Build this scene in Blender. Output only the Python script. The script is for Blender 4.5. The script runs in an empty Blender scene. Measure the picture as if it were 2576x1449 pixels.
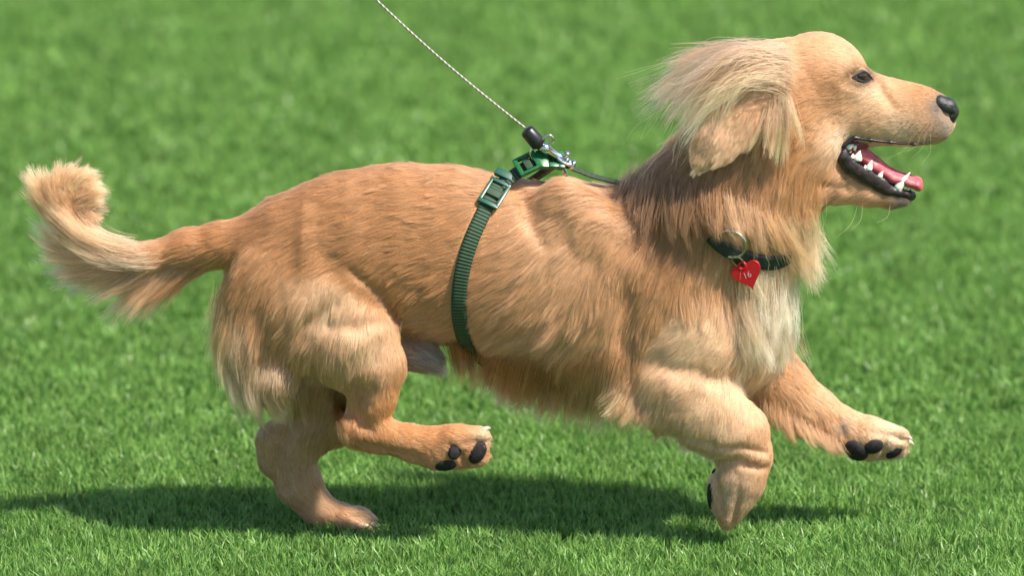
import bpy, bmesh, math, random
import numpy as np
from mathutils import Vector, Matrix, kdtree

rng = np.random.default_rng(7)
random.seed(7)
scene = bpy.context.scene
COL = scene.collection

# ------------------------------------------------------------------ camera
# dp = side-view drawing units used for the dog (2576 dp across 1 metre at the dog)
S = 1.0 / 2576.0
CX, CY = 1288.0, 724.5
PITCH = math.radians(15.0)
DIST = 8.0
fwd = np.array([0, math.cos(PITCH), -math.sin(PITCH)])
upv = np.array([0, math.sin(PITCH), math.cos(PITCH)])
xv = np.array([1.0, 0, 0])


def _ray(px, py, Y, zc):
    px = np.asarray(px, float); py = np.asarray(py, float); Y = np.asarray(Y, float)
    C = np.array([0, 0, zc]) - fwd * DIST
    d = fwd * DIST + xv * ((px - CX) * S)[..., None] + upv * ((CY - py) * S)[..., None]
    t = (Y * S - C[1]) / d[..., 1]
    return C + d * t[..., None]


ZC = -_ray(880., 1336., 75., 0.0)[2]        # the planted hind foot touches z = 0


def M(px, py, Y=0.0):
    """side-view drawing position at lateral offset Y (dp, + away) -> world"""
    px, py, Y = np.broadcast_arrays(np.asarray(px, float), np.asarray(py, float), np.asarray(Y, float))
    return _ray(px, py, Y, ZC)


CAM = np.array([0, 0, ZC]) - fwd * DIST


def proj(P):
    q = P - CAM
    w = q @ fwd
    return CX + (q @ xv) / w * DIST / S, CY - (q @ upv) / w * DIST / S


cam = bpy.data.cameras.new('camera')
cam.sensor_width = 36
cam.lens = 36 * DIST / 1.0
cam.clip_start = 0.1
cam.clip_end = 500
cam.dof.use_dof = True
cam.dof.focus_distance = DIST - 0.03
cam.dof.aperture_fstop = 4.0
camo = bpy.data.objects.new('camera', cam)
camo.location = CAM
camo.rotation_euler = (math.pi / 2 - PITCH, 0, 0)
COL.objects.link(camo)
scene.camera = camo

# ------------------------------------------------------------------ light
SUN_DIR = Vector((0.50, -0.27, 0.81)).normalized()      # towards the sun
world = bpy.data.worlds.new('World')
scene.world = world
world.use_nodes = True
wn = world.node_tree
sky = wn.nodes.new('ShaderNodeTexSky')
sky.sky_type = 'NISHITA'
sky.sun_disc = False
sky.sun_elevation = math.asin(SUN_DIR.z)
sky.sun_rotation = math.atan2(SUN_DIR.x, SUN_DIR.y)
bg = wn.nodes['Background']
bg.inputs['Strength'].default_value = 0.105
wn.links.new(sky.outputs[0], bg.inputs['Color'])
sun = bpy.data.lights.new('sun', 'SUN')
sun.energy = 5.0
sun.angle = math.radians(3.0)
sun.color = (1.0, 0.94, 0.85)
suno = bpy.data.objects.new('sun', sun)
suno.rotation_euler = SUN_DIR.to_track_quat('Z', 'Y').to_euler()
suno.location = (1, -1, 3)
COL.objects.link(suno)

vs = scene.view_settings
scene.display_settings.display_device = 'sRGB'
vs.view_transform = 'Standard'
vs.look = 'None'
vs.exposure = 0.78
vs.gamma = 1.0
vs.use_curve_mapping = False
scene.render.engine = 'CYCLES'
cy = scene.cycles
cy.max_bounces = 14
cy.diffuse_bounces = 4
cy.glossy_bounces = 6
cy.transmission_bounces = 12
cy.transparent_max_bounces = 8
cy.use_denoising = True
cy.denoiser = 'OPENIMAGEDENOISE'
cy.denoising_input_passes = 'RGB_ALBEDO_NORMAL'
try:
    scene.cycles_curves.shape = 'RIBBONS'
except Exception:
    pass
scene.render.hair_subdiv = 1 if hasattr(scene.render, 'hair_subdiv') else 0


# ------------------------------------------------------------------ materials
def mat(name, color, rough=0.5, metal=0.0, spec=0.5, **kw):
    m = bpy.data.materials.new(name)
    m.use_nodes = True
    b = m.node_tree.nodes['Principled BSDF']
    b.inputs['Base Color'].default_value = (*color, 1)
    b.inputs['Roughness'].default_value = rough
    b.inputs['Metallic'].default_value = metal
    b.inputs['Specular IOR Level'].default_value = spec
    for k, v in kw.items():
        b.inputs[k].default_value = v
    return m


def noise_colour(m, scale, c1, c2, bump=0.0, bscale=None, detail=4):
    nt = m.node_tree
    b = nt.nodes['Principled BSDF']
    tc = nt.nodes.new('ShaderNodeTexCoord')
    n = nt.nodes.new('ShaderNodeTexNoise')
    n.inputs['Scale'].default_value = scale
    n.inputs['Detail'].default_value = detail
    nt.links.new(tc.outputs['Object'], n.inputs['Vector'])
    r = nt.nodes.new('ShaderNodeValToRGB')
    r.color_ramp.elements[0].position = .3
    r.color_ramp.elements[1].position = .7
    r.color_ramp.elements[0].color = (*c1, 1)
    r.color_ramp.elements[1].color = (*c2, 1)
    nt.links.new(n.outputs['Fac'], r.inputs['Fac'])
    nt.links.new(r.outputs['Color'], b.inputs['Base Color'])
    if bump:
        n2 = nt.nodes.new('ShaderNodeTexNoise')
        n2.inputs['Scale'].default_value = bscale or scale
        n2.inputs['Detail'].default_value = 3
        nt.links.new(tc.outputs['Object'], n2.inputs['Vector'])
        bp = nt.nodes.new('ShaderNodeBump')
        bp.inputs['Strength'].default_value = bump
        bp.inputs['Distance'].default_value = 0.001
        nt.links.new(n2.outputs['Fac'], bp.inputs['Height'])
        nt.links.new(bp.outputs['Normal'], b.inputs['Normal'])
    return m


def hair_material(name):
    m = bpy.data.materials.new(name)
    m.use_nodes = True
    nt = m.node_tree
    nt.nodes.clear()
    out = nt.nodes.new('ShaderNodeOutputMaterial')
    h = nt.nodes.new('ShaderNodeBsdfHairPrincipled')
    h.parametrization = 'COLOR'
    h.inputs['IOR'].default_value = 1.42
    h.inputs['Roughness'].default_value = 0.27
    h.inputs['Radial Roughness'].default_value = 0.5
    h.inputs['Coat'].default_value = 0.0
    a = nt.nodes.new('ShaderNodeAttribute')
    a.attribute_name = 'hair_color'
    nt.links.new(a.outputs['Color'], h.inputs['Color'])
    d = nt.nodes.new('ShaderNodeBsdfDiffuse')
    nt.links.new(a.outputs['Color'], d.inputs['Color'])
    mx = nt.nodes.new('ShaderNodeMixShader')
    mx.inputs[0].default_value = .42
    nt.links.new(h.outputs[0], mx.inputs[1])
    nt.links.new(d.outputs[0], mx.inputs[2])
    nt.links.new(mx.outputs[0], out.inputs['Surface'])
    return m


def skin_material(name):
    m = mat(name, (0.5, 0.3, 0.15), 0.9, spec=0.1)
    nt = m.node_tree
    a = nt.nodes.new('ShaderNodeAttribute')
    a.attribute_name = 'coat_color'
    nt.links.new(a.outputs['Color'], nt.nodes['Principled BSDF'].inputs['Base Color'])
    return m


HAIR = hair_material('fur')
SKIN = skin_material('undercoat')


# ------------------------------------------------------------------ object helpers
def link(o, parent=None):
    COL.objects.link(o)
    if parent is not None:
        o.parent = parent
        o.matrix_parent_inverse = Matrix.Translation(parent_world(parent)).inverted()
    return o


def parent_world(p):
    v = Vector(p.location)
    q = p.parent
    return v


def thing(name, label, cat, loc):
    o = bpy.data.objects.new(name, None)
    o.location = loc
    o.empty_display_size = 0.05
    o['label'] = label
    o['category'] = cat
    COL.objects.link(o)
    return o


def mesh_obj(name, V, F, material, parent=None, smooth=True):
    me = bpy.data.meshes.new(name)
    me.from_pydata([tuple(map(float, v)) for v in V], [], [tuple(map(int, f)) for f in F])
    me.materials.append(material)
    me.polygons.foreach_set('use_smooth', [smooth] * len(me.polygons))
    me.update()
    o = bpy.data.objects.new(name, me)
    return link(o, parent)


def big_mesh(name, V, F4, material, parent=None):
    me = bpy.data.meshes.new(name)
    n, m = len(V), len(F4)
    me.vertices.add(n)
    me.vertices.foreach_set('co', np.ascontiguousarray(V, np.float32).ravel())
    k = F4.shape[1]
    me.loops.add(m * k)
    me.loops.foreach_set('vertex_index', np.ascontiguousarray(F4, np.int32).ravel())
    me.polygons.add(m)
    me.polygons.foreach_set('loop_start', np.arange(0, m * k, k, dtype=np.int32))
    me.polygons.foreach_set('use_smooth', np.ones(m, bool))
    me.materials.append(material)
    me.update(calc_edges=True)
    me.validate()
    o = bpy.data.objects.new(name, me)
    return link(o, parent)


def nrm(a):
    return a / (np.linalg.norm(a, axis=-1, keepdims=True) + 1e-12)


def catmull(P, n):
    P = np.asarray(P, float)
    if len(P) == 2:
        t = np.linspace(0, 1, n)[:, None]
        return P[0] * (1 - t) + P[1] * t
    Q = np.vstack([2 * P[0] - P[1], P, 2 * P[-1] - P[-2]])
    u = np.linspace(0, len(P) - 1, n)
    i = np.minimum(u.astype(int), len(P) - 2)
    t = (u - i)[:, None]
    a, b, c, d = Q[i], Q[i + 1], Q[i + 2], Q[i + 3]
    return 0.5 * (2 * b + (c - a) * t + (2 * a - 5 * b + 4 * c - d) * t ** 2 + (3 * b - a - 3 * c + d) * t ** 3)


def tube(P, R, seg=12, squash=None, caps=True):
    """tube verts/faces along points P with radius R (scalar or per point); squash=(axis, factor)"""
    P = np.asarray(P, float)
    n = len(P)
    R = np.broadcast_to(np.asarray(R, float), (n,))
    T = nrm(np.gradient(P, axis=0))
    ref = np.array([0, 1.0, 0]) if abs(T[0][1]) < .9 else np.array([1.0, 0, 0])
    V, F = [], []
    N = nrm(np.cross(T[0], ref))
    for i in range(n):
        N = N - T[i] * (N @ T[i])
        N = N / np.linalg.norm(N)
        B = np.cross(T[i], N)
        a = np.arange(seg) / seg * 2 * np.pi
        ring = np.cos(a)[:, None] * N + np.sin(a)[:, None] * B
        if squash is not None:
            ax = np.asarray(squash[0], float)
            ring = ring - np.outer(ring @ ax, ax) * (1 - squash[1])
        V.append(P[i] + ring * R[i])
    for i in range(n - 1):
        for j in range(seg):
            k = (j + 1) % seg
            F.append((i * seg + j, i * seg + k, (i + 1) * seg + k, (i + 1) * seg + j))
    if caps:
        F.append(tuple(range(seg - 1, -1, -1)))
        F.append(tuple((n - 1) * seg + j for j in range(seg)))
    return np.vstack(V), F


def ribbon(P, N, width, thick):
    """strap with rectangular section; P centre line, N outward normals; returns V,F,uv(along metres)"""
    P = np.asarray(P, float)
    N = nrm(np.asarray(N, float))
    T = nrm(np.gradient(P, axis=0))
    W = nrm(np.cross(T, N))
    L = np.concatenate([[0], np.cumsum(np.linalg.norm(np.diff(P, axis=0), axis=1))])
    offs = [(-.5, 0), (-.47, 1), (-.25, 1.12), (0, 1.16), (.25, 1.12), (.47, 1), (.5, 0)]
    V, F, A = [], [], []
    m = len(offs)
    for i in range(len(P)):
        for (a, b) in offs:
            V.append(P[i] + W[i] * a * width + N[i] * b * thick)
            A.append((L[i], a))
    for i in range(len(P) - 1):
        for j in range(m):
            k = (j + 1) % m
            F.append((i * m + j, i * m + k, (i + 1) * m + k, (i + 1) * m + j))
    F.append(tuple(range(m)))
    F.append(tuple((len(P) - 1) * m + j for j in range(m - 1, -1, -1)))
    return V, F, A


def set_along(o, A):
    at = o.data.attributes.new('along', 'FLOAT_VECTOR', 'POINT')
    at.data.foreach_set('vector', np.array([(a, b, 0) for a, b in A], np.float32).ravel())


# ------------------------------------------------------------------ signed distance modelling
H = 0.0022
LO = np.array([M(40, 0)[0], -0.085, -0.012])
HI = np.array([M(2440, 0)[0], 0.085, M(0, 30)[2]])
DIM = np.ceil((HI - LO) / H).astype(int) + 1
GX = LO[0] + np.arange(DIM[0]) * H
GY = LO[1] + np.arange(DIM[1]) * H
GZ = LO[2] + np.arange(DIM[2]) * H


def round_cone(x, y, z, a, b, ra, rb, k):
    """distance to a tapered capsule with y scaled by 1/k"""
    ay, by = a[1] / k, b[1] / k
    px, py, pz = x - a[0], y / k - ay, z - a[2]
    dx, dy, dz = b[0] - a[0], by - ay, b[2] - a[2]
    L2 = dx * dx + dy * dy + dz * dz + 1e-12
    h = np.clip((px * dx + py * dy + pz * dz) / L2, 0, 1)
    d = np.sqrt((px - h * dx) ** 2 + (py - h * dy) ** 2 + (pz - h * dz) ** 2)
    return d - (ra + (rb - ra) * h)


def chain(D, st, smooth, pad=0.03):
    """smooth-union a chain of stations (px,py,Y,r,k) into grid D"""
    st = [tuple(s) for s in st]
    if len(st) == 1:
        st = st * 2
    P = [M(s[0], s[1], s[2]) for s in st]
    for i in range(len(st) - 1):
        a, b = P[i], P[i + 1]
        ra, rb = st[i][3] * S, st[i + 1][3] * S
        k = .5 * (st[i][4] + st[i + 1][4])
        R = max(ra, rb) + pad
        lo = np.minimum(a, b) - R
        hi = np.maximum(a, b) + R
        i0 = np.clip(((lo - LO) / H).astype(int), 0, DIM)
        i1 = np.clip(((hi - LO) / H).astype(int) + 2, 0, DIM)
        sl = tuple(slice(p, q) for p, q in zip(i0, i1))
        if min(q - p for p, q in zip(i0, i1)) <= 0:
            continue
        d = round_cone(GX[sl[0]][:, None, None], GY[sl[1]][None, :, None], GZ[sl[2]][None, None, :], a, b, ra, rb, k)
        d = d.astype(np.float32)
        D[sl] = smin(D[sl], d, smooth)


def smin(a, b, k):
    h = np.maximum(k - np.abs(a - b), 0) / k
    return np.minimum(a, b) - h * h * k * 0.25


def smax(a, b, k):
    return -smin(-a, -b, k)


def empty_grid():
    return np.full(DIM, 0.08, np.float32)


def surface_nets(D):
    s = D < 0
    nx, ny, nz = D.shape
    c = np.zeros((nx - 1, ny - 1, nz - 1), np.int8)
    for i in (0, 1):
        for j in (0, 1):
            for k in (0, 1):
                c += s[i:nx - 1 + i, j:ny - 1 + j, k:nz - 1 + k]
    act = (c > 0) & (c < 8)
    ii, jj, kk = np.nonzero(act)
    n = len(ii)
    idx = -np.ones(act.shape, np.int32)
    idx[ii, jj, kk] = np.arange(n)
    acc = np.zeros((n, 3))
    cnt = np.zeros(n)
    cor = [(0, 0, 0), (1, 0, 0), (0, 1, 0), (1, 1, 0), (0, 0, 1), (1, 0, 1), (0, 1, 1), (1, 1, 1)]
    for a in range(8):
        for b in range(a + 1, 8):
            ca, cb = np.array(cor[a]), np.array(cor[b])
            if np.abs(ca - cb).sum() != 1:
                continue
            da = D[ii + ca[0], jj + ca[1], kk + ca[2]].astype(float)
            db = D[ii + cb[0], jj + cb[1], kk + cb[2]].astype(float)
            m = (da < 0) != (db < 0)
            t = np.where(m, da / np.where(m, da - db, 1), 0)
            p = ca + (cb - ca) * t[:, None]
            acc[m] += p[m]
            cnt[m] += 1
    V = LO + (np.stack([ii, jj, kk], 1) + acc / cnt[:, None]) * H
    F = []
    # x edges
    a, b = s[:-1, 1:-1, 1:-1], s[1:, 1:-1, 1:-1]
    i, j, k = np.nonzero(a != b)
    q = np.stack([idx[i, j, k], idx[i, j + 1, k], idx[i, j + 1, k + 1], idx[i, j, k + 1]], 1)
    fl = ~a[i, j, k]
    q[fl] = q[fl][:, ::-1]
    F.append(q)
    a, b = s[1:-1, :-1, 1:-1], s[1:-1, 1:, 1:-1]
    i, j, k = np.nonzero(a != b)
    q = np.stack([idx[i, j, k], idx[i, j, k + 1], idx[i + 1, j, k + 1], idx[i + 1, j, k]], 1)
    fl = ~a[i, j, k]
    q[fl] = q[fl][:, ::-1]
    F.append(q)
    a, b = s[1:-1, 1:-1, :-1], s[1:-1, 1:-1, 1:]
    i, j, k = np.nonzero(a != b)
    q = np.stack([idx[i, j, k], idx[i + 1, j, k], idx[i + 1, j + 1, k], idx[i, j + 1, k]], 1)
    fl = ~a[i, j, k]
    q[fl] = q[fl][:, ::-1]
    F.append(q)
    F = np.vstack(F)
    F = F[(F >= 0).all(1)]
    return V, F


def smooth_field(X, F, it):
    E = np.vstack([F[:, [0, 1]], F[:, [1, 2]], F[:, [2, 3]], F[:, [3, 0]]])
    n = len(X)
    deg = np.bincount(E[:, 0], minlength=n) + np.bincount(E[:, 1], minlength=n)
    deg = np.maximum(deg, 1)
    X = X.copy()
    for _ in range(it):
        A = np.zeros_like(X)
        for c in range(X.shape[1]):
            A[:, c] = np.bincount(E[:, 0], X[E[:, 1], c], n) + np.bincount(E[:, 1], X[E[:, 0], c], n)
        X = .5 * X + .5 * A / deg[:, None]
    return X


def vert_normals(V, F):
    n = np.cross(V[F[:, 2]] - V[F[:, 0]], V[F[:, 3]] - V[F[:, 1]])
    N = np.zeros_like(V)
    for c in range(3):
        N[:, c] = sum(np.bincount(F[:, q], n[:, c], len(V)) for q in range(4))
    return nrm(N)


class Field:
    """trilinear sampling of a distance grid"""

    def __init__(self, D):
        self.D = D

    def __call__(self, P):
        g = (P - LO) / H
        g = np.clip(g, 0.01, np.array(DIM) - 1.02)
        i = g.astype(int)
        f = g - i
        D = self.D
        r = 0
        for a in (0, 1):
            for b in (0, 1):
                for c in (0, 1):
                    w = (f[:, 0] if a else 1 - f[:, 0]) * (f[:, 1] if b else 1 - f[:, 1]) * (f[:, 2] if c else 1 - f[:, 2])
                    r = r + w * D[i[:, 0] + a, i[:, 1] + b, i[:, 2] + c]
        return r

    def grad(self, P):
        e = H
        o = np.eye(3) * e
        return np.stack([(self(P + o[c]) - self(P - o[c])) / (2 * e) for c in range(3)], 1)


# ------------------------------------------------------------------ the dog's shape
GROUPS = {
    'torso': [
        [(665, 628, 0, 88, .95), (760, 632, 0, 155, .76), (880, 627, 0, 192, .64), (1000, 624, 0, 208, .60),
         (1120, 635, 0, 214, .60), (1220, 660, 0, 218, .62), (1330, 695, 0, 228, .62), (1440, 713, 0, 246, .60),
         (1550, 735, 0, 250, .58), (1660, 755, 0, 228, .60), (1750, 785, 0, 200, .68), (1800, 800, 0, 178, .74)],
        [(1860, 880, 0, 95, 1.0), (1830, 930, 0, 70, 1.0)],
        [(1420, 520, -62, 70, .7), (1500, 600, -88, 80, .6), (1580, 690, -98, 80, .55)],
        [(1420, 520, 62, 70, .7), (1500, 600, 88, 80, .6), (1580, 690, 98, 80, .55)],
        [(985, 880, -15, 44, 1.0), (1065, 896, -15, 30, 1.0), (1095, 905, -15, 18, 1.0)],
    ],
    'neck': [[(1700, 690, 0, 205, .66), (1812, 548, 0, 212, .64), (1895, 425, 0, 186, .66), (1960, 320, 0, 160, .68)]],
    'head': [
        [(1985, 242, 0, 154, .70), (2054, 211, 0, 131, .72)],
        [(2118, 195, -40, 46, 1.0), (2150, 212, -38, 30, 1.0)],
        [(2118, 195, 40, 46, 1.0), (2150, 212, 38, 30, 1.0)],
        [(2010, 340, 0, 110, .95)],
        [(2300, 284, 0, 60, .55), (2350, 282, 0, 43, .72)],
        [(2100, 262, 0, 92, .78), (2190, 277, 0, 85, .64), (2262, 287, 0, 75, .64), (2318, 296, 0, 67, .66),
         (2346, 304, 0, 51, .76)],
    ],
    'jaw': [[(2030, 430, 0, 92, .82), (2110, 458, 0, 50, .8), (2185, 484, 0, 31, 1.05), (2245, 497, 0, 22, 1.3),
             (2274, 497, 0, 19, 1.35)]],
    'tail': [[(650, 618, 0, 66, .8), (560, 614, 0, 52, .9), (470, 622, 0, 41, 1), (380, 644, 0, 30, 1),
              (290, 640, 0, 25, 1), (215, 602, 0, 22, 1), (165, 545, 0, 20, 1), (162, 490, 0, 17, 1), (195, 462, 0, 12, 1)]],
    'near_hind': [
        [(640, 745, -60, 82, .75), (632, 850, -62, 78, .75), (680, 930, -62, 75, .7)],
        [(700, 720, -78, 118, .5), (790, 790, -92, 140, .45), (890, 868, -98, 112, .52), (935, 925, -98, 80, .68),
         (938, 1000, -98, 54, .8), (915, 1070, -98, 46, .8)],
        [(892, 1085, -98, 40, .75), (950, 1093, -98, 43, .78), (1040, 1116, -98, 42, .85), (1100, 1128, -98, 50, .8),
         (1150, 1126, -98, 52, .85)],
        [(1140, 1105, -112, 34, 1), (1205, 1103, -108, 29, 1)],
        [(1140, 1140, -84, 34, 1), (1196, 1142, -90, 34, 1)],
    ],
    'far_hind': [
        [(700, 800, 62, 130, .5), (800, 930, 70, 110, .55), (842, 1040, 75, 74, .75), (725, 1118, 75, 62, .75),
         (752, 1220, 75, 54, .75), (800, 1282, 75, 40, .85), (870, 1306, 75, 30, 1.1), (915, 1318, 75, 22, 1.6)],
        [(880, 1312, 44, 24, 1), (908, 1326, 40, 17, 1)], [(898, 1308, 60, 24, 1), (930, 1324, 58, 16, 1)], [(908, 1304, 82, 24, 1), (944, 1322, 84, 15, 1)],
        [(690, 1110, 75, 46, .8), (690, 1160, 75, 40, .8)],
    ],
    'near_front': [
        [(1690, 745, -72, 140, .5), (1735, 860, -92, 128, .5), (1700, 955, -100, 108, .6), (1775, 1035, -106, 92, .7),
         (1850, 1095, -106, 82, .75), (1880, 1150, -106, 58, .9), (1862, 1212, -106, 58, .85), (1845, 1260, -106, 43, .9),
         (1833, 1298, -106, 26, 1.1), (1828, 1320, -106, 12, 1.6)],
        [(1610, 985, -92, 56, .7), (1680, 1010, -100, 80, .65)],
        [(1815, 1225, -100, 34, 1.0), (1812, 1262, -100, 28, 1.0)],
    ],
    'far_front': [
        [(1860, 880, 60, 110, .62), (1955, 972, 78, 82, .7), (2040, 1036, 82, 63, .8), (2120, 1082, 82, 51, .85),
         (2180, 1102, 82, 50, .9), (2225, 1110, 82, 42, 1.0)],
        [(2190, 1090, 66, 34, 1), (2262, 1102, 66, 26, 1)],
        [(2200, 1120, 96, 34, 1), (2258, 1128, 96, 26, 1)],
    ],
}
BLEND = {'neck': .030, 'head': .020, 'jaw': .012, 'tail': .016, 'near_hind': .015, 'far_hind': .015,
         'near_front': .016, 'far_front': .018}
INNER = {'torso': .012, 'neck': .015, 'head': .012, 'jaw': .008, 'tail': .008}
GN = list(GROUPS)
grids = {}
for g in GN:
    D = empty_grid()
    for st in GROUPS[g]:
        chain(D, st, INNER.get(g, .008))
    grids[g] = D
BODY = grids['torso'].copy()
for g in ('neck', 'head', 'jaw', 'tail', 'near_hind', 'far_hind', 'near_front', 'far_front'):
    BODY = smin(BODY, grids[g], BLEND[g])
# the open mouth and muscle grooves are carved out
cut = empty_grid()
chain(cut, [(2128, 378, 0, 12, 5), (2165, 396, 0, 26, 5), (2225, 416, 0, 52, 5), (2330, 432, 0, 70, 5)], .004)
BODY = smax(BODY, -cut, .006)


def hit_on(f, px, py):
    px = np.asarray(px, float); py = np.asarray(py, float)
    ys = np.linspace(-215, 215, 431)
    P = M(px[:, None], py[:, None], ys[None, :])
    d = f(P.reshape(-1, 3)).reshape(len(px), -1)
    k = np.argmax(d < 0, 1)
    bad = ~(d < 0).any(1)
    k[bad] = np.argmin(d[bad], 1)
    return ys[k]


# creases: (x, y, radius, depth) in dp, cut into the surface seen from the near side
CREASES = [
    [(840, 770, 14, 5), (740, 850, 34, 16), (650, 960, 28, 14)],                 # under the thigh muscle
    [(960, 812, 14, 2), (900, 826, 22, 5), (830, 824, 22, 5), (770, 812, 16, 2)],
    [(1000, 800, 14, 8), (960, 740, 14, 7), (880, 680, 12, 3)],                   # loin against the thigh
    [(1310, 480, 18, 4), (1330, 550, 18, 5), (1368, 620, 16, 3)],
    [(908, 985, 26, 16), (892, 1045, 22, 16), (930, 1082, 12, 7)],                # above the hock
    [(860, 1100, 10, 3), (960, 1130, 12, 5), (1050, 1150, 10, 3)],
    [(1590, 720, 26, 10), (1570, 860, 34, 14)],                                   # behind the shoulder
    [(1640, 925, 24, 3), (1740, 940, 24, 3), (1810, 960, 16, 2)],                 # elbow crease
    [(1480, 1010, 20, 8), (1600, 1060, 18, 8)],
    [(1785, 1168, 16, 8), (1850, 1160, 13, 5), (1932, 1180, 10, 2)],              # wrist creases
    [(1800, 1130, 10, 4), (1870, 1128, 9, 4), (1930, 1140, 8, 3)],
    [(1700, 1095, 14, 6), (1790, 1120, 12, 6)],
    [(1806, 1200, 9, 5), (1812, 1250, 9, 5), (1820, 1300, 8, 5)],                 # toes of the near forefoot
    [(1862, 1232, 9, 3), (1856, 1270, 9, 6), (1845, 1318, 8, 6)],
    [(1165, 1116, 8, 3), (1195, 1114, 9, 6), (1238, 1108, 9, 7)],                 # toes of the near hind foot
    [(1130, 1118, 8, 3), (1160, 1140, 8, 5), (1172, 1172, 8, 6)],
    [(2195, 1088, 8, 3), (2240, 1096, 9, 6), (2300, 1112, 9, 8)],                 # toes of the far forefoot
    [(2228, 1108, 8, 4), (2225, 1130, 8, 6), (2222, 1165, 8, 7)],
    [(2110, 1060, 10, 3), (2122, 1095, 10, 4)],
    [(880, 1298, 9, 6), (915, 1314, 9, 11), (955, 1336, 9, 12)], [(905, 1296, 8, 5), (930, 1308, 8, 10), (960, 1324, 8, 11)],                    # toes of the far hind foot
    [(730, 1085, 16, 7), (702, 1150, 16, 7), (716, 1235, 14, 4)],                 # its tendon
    [(2206, 196, 9, 4), (2222, 232, 12, 5), (2248, 268, 12, 3)],                  # face
    [(2128, 208, 12, 3), (2165, 218, 12, 4), (2195, 212, 9, 3)],
    [(2138, 192, 9, 3), (2168, 190, 14, 5), (2194, 198, 9, 3)],                   # eye socket
    [(2070, 470, 16, 5), (2130, 478, 12, 4)],
]
pre = Field(BODY)
for cr in CREASES:
    c_ = np.array(cr, float)
    ys_ = hit_on(pre, c_[:, 0], c_[:, 1])
    st = [(x, y, Y - (r_ - d_), r_, 1.0) for (x, y, r_, d_), Y in zip(c_, ys_)]
    cut = empty_grid()
    chain(cut, st, .003)
    BODY = smax(BODY, -cut, max(.0035, 1.3 * c_[:, 2].mean() * S))
body_f = Field(BODY)
Vb, Fb = surface_nets(BODY)
Vb = smooth_field(Vb, Fb, 3)
lab = np.stack([Field(grids[g])(Vb) for g in GN], 1).argmin(1)
Nb = vert_normals(Vb, Fb)


def hit(px, py, off=0.0, f=body_f):
    """first surface point seen through (px,py) and its outward normal"""
    px = np.atleast_1d(np.asarray(px, float)); py = np.atleast_1d(np.asarray(py, float))
    ys = np.linspace(-215, 215, 431)
    P = M(px[:, None], py[:, None], ys[None, :])
    d = f(P.reshape(-1, 3)).reshape(len(px), -1)
    k = np.argmax(d < off, 1)
    bad = ~(d < off).any(1)
    k[bad] = np.argmin(d[bad], 1) if bad.any() else k[bad]
    Q = P[np.arange(len(px)), k]
    return Q, nrm(f.grad(Q))


# ------------------------------------------------------------------ coat: direction, length and colour fields
TAN = np.array([.66, .345, .16]); ORANGE = np.array([.69, .35, .15]); CREAM = np.array([.90, .655, .44])
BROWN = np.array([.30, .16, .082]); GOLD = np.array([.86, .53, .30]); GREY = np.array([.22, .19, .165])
DARK = np.array([.06, .05, .045]); EARC = np.array([.92, .575, .36]); PALE = np.array([.92, .635, .40])
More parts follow.
